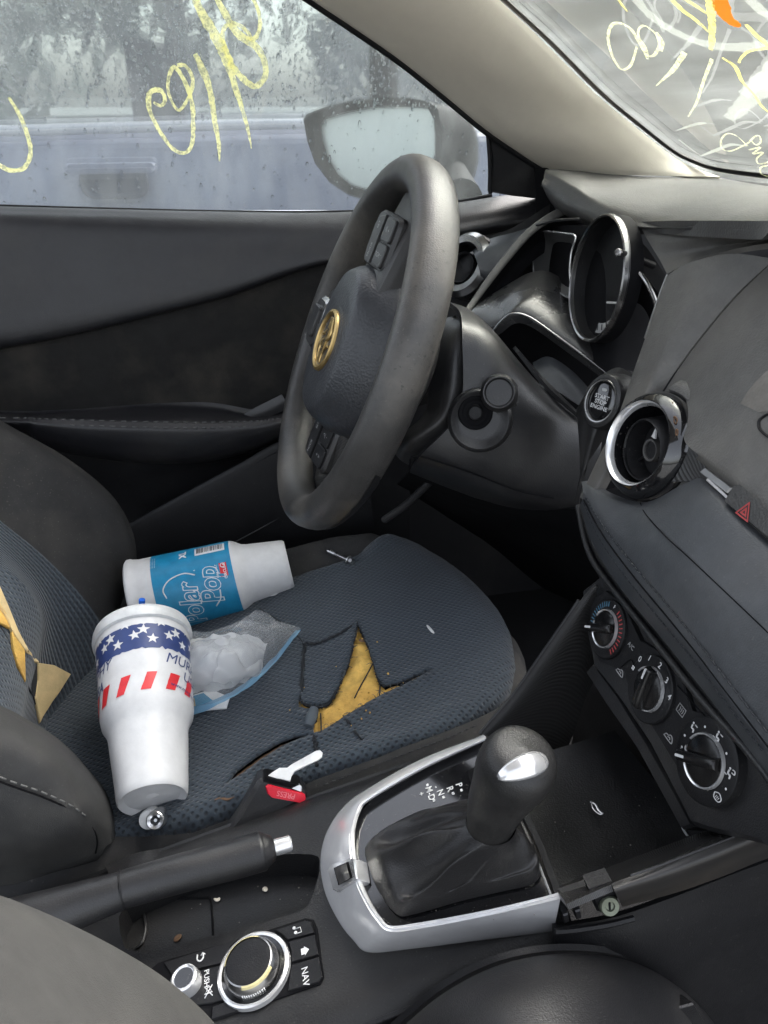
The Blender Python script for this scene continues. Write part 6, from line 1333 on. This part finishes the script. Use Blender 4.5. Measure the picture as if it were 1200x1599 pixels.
def e1(ph): return (.144 + .0016 * mnoise.noise(V((ph * 14, 0, 1))) * 2 + .0012 * mnoise.noise(V((ph * 60, 0, 2))), .175 + .0012 * mnoise.noise(V((ph * 20, 4, 1))))
cu.band('star_band', -1.6, 1.6, .151, .181, M_navy, body, edge=e1)
def star(cx, cz, r, rot=0.0):
    pts = []
    for k in range(10):
        a = radians(90 + 36 * k) + rot; rr = r if k % 2 == 0 else r * .42; pts.append((cx + rr * cos(a), cz + rr * sin(a)))
    return pts
rs = random.Random(3); st_ = []
for i in range(9):
    x = -.072 + .0182 * i
    st_.append(cu.flat(star(x, .1735 + (.004 if i % 2 else -.006) * 1, .0070, rs.uniform(-.2, .2)), .0006)); st_.append(cu.flat(star(x + .009, .1585 + (.003 if i % 2 else -.003), .0066, rs.uniform(-.2, .2)), .0006))
for v_, f_ in st_: obj('star', v_, f_, M_cupw, body, 0)
cu.text('word_print', 'MURPHY', .0180, 1.16, .1325, M_navy, body, 0, .3); cu.text('word_print', 'USA', .0170, 1.20, .1160, M_navy, body, 0, .3)
cu.text('word_print', 'MURPHY', .0165, -1.42, .1375, M_navy, body, 0, .3); cu.text('word_print', 'USA', .0150, -1.34, .119, M_navy, body, .02, .35)
for i, x in enumerate((-.0720, -.0500, -.0265, -.0005, .0245, .0480)):
    pts = [(x - .0050, .0925), (x + .0045, .0925), (x + .0125, .1085), (x + .0020, .1095)]
    pts2 = [(a + rs.uniform(-.0008, .0008), c) for a, c in pts]; v_, f_ = cu.flat(pts2, .0005)
    r_ = prof_r(prof, .1); n_ = 6; vs, fs = [], []
    for a in range(n_ + 1):
        for c in range(n_ + 1):
            u_, w_ = a / n_, c / n_; lx = pts2[0][0] + (pts2[3][0] - pts2[0][0]) * w_ + (.0006 * mnoise.noise(V((w_ * 9, i, 0)))); rx = pts2[1][0] + (pts2[2][0] - pts2[1][0]) * w_; z_ = .0945 + (.1145 - .0945) * w_
            vs.append(cu.at((lx + (rx - lx) * u_) / r_, z_ + .0006 * mnoise.noise(V((u_ * 6, i, 7))), .0005))
    for a in range(n_):
        for c in range(n_): q = a * (n_ + 1) + c; fs.append((q, q + n_ + 1, q + n_ + 2, q + 1))
    obj('red_stripe', vs, fs, M_redink, body, 0)
cu.text('web_address', 'www.murphyusa.com', .0062, 1.10, .0985, M_navy, body, .01, 0, -.12, off=.0008)
stw = [cu.fr(-.010, .010, .190), cu.fr(-.012, .009, .2145), cu.fr(-.013, .0085, .223)]
tube('straw', [P(221, 975, Y=t.y + .02), P(222, 954, Y=t.y + .022), P(222, 936, Y=t.y + .023)], .0036, M_straw, fc, 16, 3)
# --- socket head under the cup
skf = Frame(P(243, 1281, Y=.150), V((-.1, -.75, .65)), V((1, 0, 0)))
so_ = thing('socket_bit', 'small chrome socket with square drive lying under the cup bottom', 'socket', skf.o)
lathe('shell', skf, [(.0046, .001), (.0075, .0022), (.0084, .0014), (.0088, -.001), (.0088, -.026), (0, -.026)], M_steel, so_, 36, 30)
lathe('bore', skf, [(0, -.001), (.0046, .0008)], M_fray, so_, 24)
plate('square_drive', skf.at(0, 0, -.0008), rrect(.0048, .0048, .0004), -.001, .0004, M_steel, so_, 0)
for q in range(4): plate('inner_flat', Frame(skf(.0052 * cos(q * pi / 2 + .8), .0052 * sin(q * pi / 2 + .8), .0014), skf.z, skf.x * cos(q * pi / 2 + .8) + skf.y * sin(q * pi / 2 + .8)), rrect(.0022, .0026, .0004), -.001, .0002, M_silver, so_, 0)
lathe('pale_sleeve', Frame(P(232, 1280, Y=.158), V((-.1, -.75, .65))), [(0, .001), (.0085, .001), (.0095, -.002), (.0095, -.02)], M_lid, so_, 24)
# --- the blue wrapped cup
b2_, t2_ = P(452, 881, Y=.505), P(212, 940, Y=.500)
prof2 = [(.0, .003), (.029, .003), (.0315, .0), (.0335, .002), (.0345, .006), (.0400, .050), (.0415, .056), (.0480, .066), (.0497, .070), (.0535, .190), (.0552, .198), (.0565, .200), (.0565, .204), (.0545, .206), (.0515, .204), (.050, .18), (.047, .09), (0, .08)]
sc_ = (t2_ - b2_).length / .206
cv2 = Cup(b2_, t2_, [(r * 1.0, z * sc_) for r, z in prof2[:12]])
pcup = thing('drink_cup', 'white foam cup in bright blue wrap with pale lettering lying behind', 'cup', b2_)
pb = lathe('body', cv2.fr, [(r, z * sc_) for r, z in prof2], M_cupw, pcup, 72, 35)
z0, z1 = .071 * sc_, .172 * sc_
cv2.band('blue_wrap', -1.7, 1.7, z0, z1, M_blue, pb)
def T2(name, s, size, phi, z, mat, bold=.02, shear=0, wx=1.0, off=.0006): return cv2.text(name, s, size, phi, z * sc_, mat, pb, bold, shear, 0, off, wx)
T2('word_print', 'Polar', .0350, -.46, .130, M_paper, .045, .25, .82, .0004); T2('word_print', 'Pop', .0370, -.06, .102, M_paper, .045, .25, .82, .0004)
T2('word_fill', 'Polar', .0350, -.46, .130, M_blue, .008, .25, .82, .0007); T2('word_fill', 'Pop', .0370, -.06, .102, M_blue, .008, .25, .82, .0007)
def swash(pts, w): 
    ps = cr([cv2.at(ph, z * sc_, .0006) for ph, z in pts], 8); return tube_mesh(ps, w, 6, ((CAM - ps[0]).normalized(), .2))
obj('swash', *join([swash([(-.10, .158), (.12, .160), (.32, .150), (.40, .132), (.30, .118)], .0010), swash([(-.20, .092), (-.42, .094), (-.62, .102)], .0010)]), M_paper, pb, 0)
def rect2(name, p0, p1, za, zb, mat, off): return cv2.band(name, p0, p1, za * sc_, zb * sc_, mat, pb, off)
rect2('red_badge', .10, .46, .0775, .0870, M_redink, .0006); T2('badge_word', 'CIRCLE K', .0050, .24, .0808, M_paper, .02, 0, 1, .0009)
obj('badge_ring', *join([tube_mesh(cr([cv2.at(.395 + .055 * cos(a), (.0826 + .0026 * sin(a)) * sc_, .0008) for a in [2 * pi * k_ / 10 for k_ in range(11)]], 2), .0006, 5)]), M_paper, pb, 0)
T2('small_print', 'ONLY AT', .0042, .27, .0905, M_paper, .01, 0, 1, .0008)
rect2('barcode_field', .86, 1.22, .0765, .1150, M_paper, .0006)
rb = random.Random(9); z_ = .0790; bars = []
while z_ < .1125:
    w_ = rb.choice((.0004, .0007, .0011)); bars.append(z_)
    cv2.band('bar', .93, 1.19, z_ * sc_, (z_ + w_) * sc_, M_blackink, pb, .0009); z_ += w_ + rb.choice((.0005, .0008, .0012))
T2('size_mark', 'XL', .0125, 1.02, .1300, M_paper, .03, 0, 1)
for i_ in range(5): T2('small_print', 'foam cup please recycle', .0022, .95 + .0 * i_, .172 - .0028 * i_, M_paper, 0, 0, 1) if i_ < 3 else None
T2('small_print', 'R', .003, .42, .118, M_paper, .01)
# --- clear bag with a blue zip strip, and a printed wrapper below it
bg_ = thing('plastic_bag', 'crumpled clear plastic bag with blue zip edge beside the starred cup', 'bag', S(380, 1050))
def bagp(rows): return [[S(x, y, o) for x, y, o in r] for r in rows]
cr_ = lambda amp, fq, sd: (lambda p, u, v: p + V((0, 0, amp * (abs(mnoise.noise(p * fq + V((sd, 0, 0)))) * 2 - .4 + .5 * mnoise.noise(p * fq * 2.7)))) + V((amp * .5 * mnoise.noise(p * fq * 1.3 + V((9, sd, 0))), 0, 0)))
patch('film', bagp([[(285, 990, .045), (330, 985, .05), (380, 972, .045), (420, 975, .03), (469, 982, .012)], [(285, 1020, .06), (335, 1010, .07), (385, 1002, .062), (425, 998, .04), (464, 988, .010)], [(285, 1065, .05), (335, 1052, .055), (385, 1040, .045), (425, 1018, .025), (460, 994, .006)], [(290, 1112, .010), (335, 1098, .012), (385, 1070, .010), (425, 1036, .006), (466, 988, .004)]]), M_bag, bg_, 14, 14, 0, warp=cr_(.007, 30, 1), sharp=0)
patch('inner_film', bagp([[(290, 1000, .05), (325, 996, .06), (370, 990, .058), (400, 996, .04), (418, 1006, .03)], [(290, 1030, .055), (330, 1026, .068), (370, 1018, .062), (400, 1018, .042), (414, 1024, .03)], [(292, 1058, .045), (330, 1060, .05), (368, 1054, .045), (396, 1046, .035), (410, 1040, .02)], [(296, 1082, .020), (330, 1080, .022), (364, 1072, .02), (390, 1060, .015), (404, 1052, .010)]]), M_bagfold, bg_, 14, 14, 0, warp=cr_(.0065, 42, 4), sharp=0)
patch('film_flap', bagp([[(362, 985, .05), (384, 962, .05), (410, 954, .04), (428, 966, .025)], [(372, 988, .045), (396, 974, .045), (418, 968, .034), (438, 978, .02)], [(384, 994, .04), (406, 986, .035), (426, 982, .025), (448, 984, .015)]]), M_bag, bg_, 10, 10, 0, warp=cr_(.005, 34, 7), sharp=0)
patch('zip_strip', bagp([[(292, 1108, .012), (335, 1094, .014), (385, 1064, .012), (425, 1030, .010), (462, 984, .010)], [(296, 1118, .006), (340, 1102, .008), (392, 1070, .008), (432, 1032, .006), (470, 983, .006)]]), M_bagzip, bg_, 10, 3, .0006, warp=cr_(.002, 40, 2))
wr = thing('wrapper', 'white and blue printed wrapper corner sticking out below the bag', 'wrapper', S(320, 1098))
slab('card', [S(x, y, .0035) for x, y in ((285, 1090), (330, 1076), (359, 1088), (354, 1105), (330, 1107), (290, 1112))], V((0, 0, -.002)), M_paper, wr, .0004)
slab('blue_print', [S(x, y, .0040) for x, y in ((285, 1092), (318, 1082), (338, 1098), (328, 1106), (290, 1111))], V((0, 0, -.0004)), M_blue, wr, 0); slab('gold_print', [S(x, y, .0044) for x, y in ((296, 1092), (304, 1090), (306, 1102), (298, 1104))], V((0, 0, -.0003)), M_foam2, wr, 0); slab('navy_print', [S(x, y, .0044) for x, y in ((312, 1102), (326, 1096), (330, 1104), (316, 1110))], V((0, 0, -.0003)), M_bluedk, wr, 0)
# --- bolt on the far bolster
bo0, bo1 = S(512, 860, .004), S(547, 876, .005)
bl_ = thing('bolt', 'silver bolt with washer lying on the far edge of the seat', 'bolt', bo1)
tube('shank', [bo0, bo1], .0026, M_steel, bl_, 14, 1); axb = (bo1 - bo0).normalized()
obj('thread', *join([lathe_mesh(Frame(bo0 + axb * (.0025 + .0018 * i_), axb), [(.0026, -.0006), (.0032, 0), (.0026, .0006)], 14) for i_ in range(7)]), M_steel, bl_, 40, kind='stuff')
lathe('washer', Frame(bo1 - axb * .002, axb), [(.0026, .001), (.0065, .001), (.0068, 0), (.0065, -.001), (.0026, -.001)], M_steel, bl_, 28, 40); lathe('hex_head', Frame(bo1, axb), [(0, .005), (.0040, .005), (.0046, .0042), (.0046, 0), (0, 0)], M_steel, bl_, 6, 20)
# --- seat belt buckle and the plastic knife stuck in it
bk = thing('belt_buckle', 'black seat belt buckle with red press button between seat and console', 'buckle', P(410, 1300, Y=.11))
BK = Plane(P(430, 1260, Y=.118), (-.02, -.86, .5))
slab('housing', [BK(x, y) for x, y in ((340, 1322), (372, 1276), (396, 1232), (402, 1220), (410, 1216), (470, 1230), (480, 1240), (482, 1256), (474, 1276), (466, 1310), (452, 1330))], BK.n * -.030, M_dashlow, bk, .004)
slab('slot_lip', [BK(x, y, .0010) for x, y in ((411, 1217), (416, 1214), (470, 1226), (470, 1231))], BK.n * -.028, M_dark, bk, .001)
rbn = slab('press_button', [BK(x, y, .0032) for x, y in ((415, 1229), (419, 1226), (472, 1239), (477, 1243), (479, 1252), (474, 1255), (424, 1246), (418, 1240))], BK.n * -.006, M_red, bk, .0012)
text('button_word', 'PRESS', .0068, Frame(BK(447, 1241, .0036), BK.n, -(BK(470, 1246) - BK(424, 1236))), simple('pale_red_ink', (.85, .22, .25), .5), rbn, .01)
slab('metal_tongue', [BK(x, y, .0015) for x, y in ((455, 1231), (468, 1225), (472, 1229), (471, 1237))], BK.n * -.004, M_steel, bk, .0005)
KN = Plane(P(430, 1212, Y=.135), (-.12, -.5, .86))
kni = slab('plastic_knife', [KN(x, y) for x, y in ((411, 1217), (425, 1206), (436, 1199), (448, 1199), (456, 1193), (478, 1181), (494, 1172), (500, 1171), (504, 1175), (503, 1182), (497, 1187), (478, 1196), (460, 1205), (455, 1212), (453, 1220), (436, 1216))], KN.n * -.0022, M_white, None, .0006)
tag(kni, 'white plastic utensil handle sticking out above the red belt button', 'plastic utensil')
# --- scraps
def scrap(name, pts, w, mat, label, cat, fn, off=.0015, group=None):
    ps = cr([fn(x, y, off) for x, y in pts], 5); m_ = len(ps); vs, fs = tube_mesh(ps, [w * (sin(pi * (i_ + .4) / m_) ** .6) * (1 + .3 * mnoise.noise(p * 200)) for i_, p in enumerate(ps)], 7, (V((0, 0, 1)), .35)); return tag(obj(name, vs, fs, mat, None, 0), label, cat, group)
scrap('twig', [(333, 1250), (345, 1246), (356, 1248), (368, 1243)], .0016, M_leaf, 'small brown twig on the seat below the long slit', 'twig', S)
scrap('paper_shred', [(667, 976), (672, 982), (678, 989)], .0022, M_white, 'tiny white paper shred on the front half of the seat', 'paper scrap', S)
scrap('leaf_bit', [(272, 1470), (278, 1464), (284, 1460)], .0026, M_leaf, 'brown dry leaf bit in the left half of the console tray', 'leaf', lambda x, y, o: TPL(x, y, o))
scrap('leaf_bit', [(334, 1403), (340, 1405), (344, 1402)], .0018, M_pillar, 'pale crumb beside the groove corner in the console tray', 'crumb', lambda x, y, o: TPL(x, y, o))
scrap('leaf_bit', [(410, 1390), (414, 1388), (416, 1392)], .0024, M_pillar, 'pale flake in the right half of the console tray', 'flake', lambda x, y, o: TPL(x, y, o))
scrap('paper_shred', [(421, 931), (430, 928), (437, 924)], .0016, M_white, 'white crumbs under the narrow end of the blue wrapped cup', 'crumb', S)
rr = random.Random(12); parts = []
for _ in range(26):
    x, y = rr.uniform(330, 780), rr.uniform(880, 1240); p = S(x, y, .0008)
    if not inpoly(p.x, p.y, OUT): continue
    parts.append(lathe_mesh(Frame(p, V((0, 0, 1))), [(0, .0006), (rr.uniform(.0003, .0009), 0)], 5))
for _ in range(22):
    x, y = rr.uniform(240, 500), rr.uniform(1350, 1480); p = TPL(x, y, .0004); parts.append(lathe_mesh(Frame(p, V((0, 0, 1))), [(0, .0006), (rr.uniform(.0003, .0009), 0)], 5))
for _ in range(18):
    x, y = rr.uniform(600, 860), rr.uniform(1380, 1440); p = TP(x, y, -.0055)
    parts.append(lathe_mesh(Frame(p, V((0, 0, 1))), [(0, .0005), (rr.uniform(.0002, .0006), 0)], 5))
for _ in range(9):
    x, y = rr.uniform(830, 1060), rr.uniform(1200, 1380); p = P(x, y, Z=.606); parts.append(lathe_mesh(Frame(p, V((0, 0, 1))), [(0, .0005), (rr.uniform(.0003, .0008), 0)], 5))
tag(obj('crumbs', *join(parts), M_grit, None, 0), 'pale crumbs and grit scattered over seat, tray and gear plate', 'crumbs', None, 'stuff')
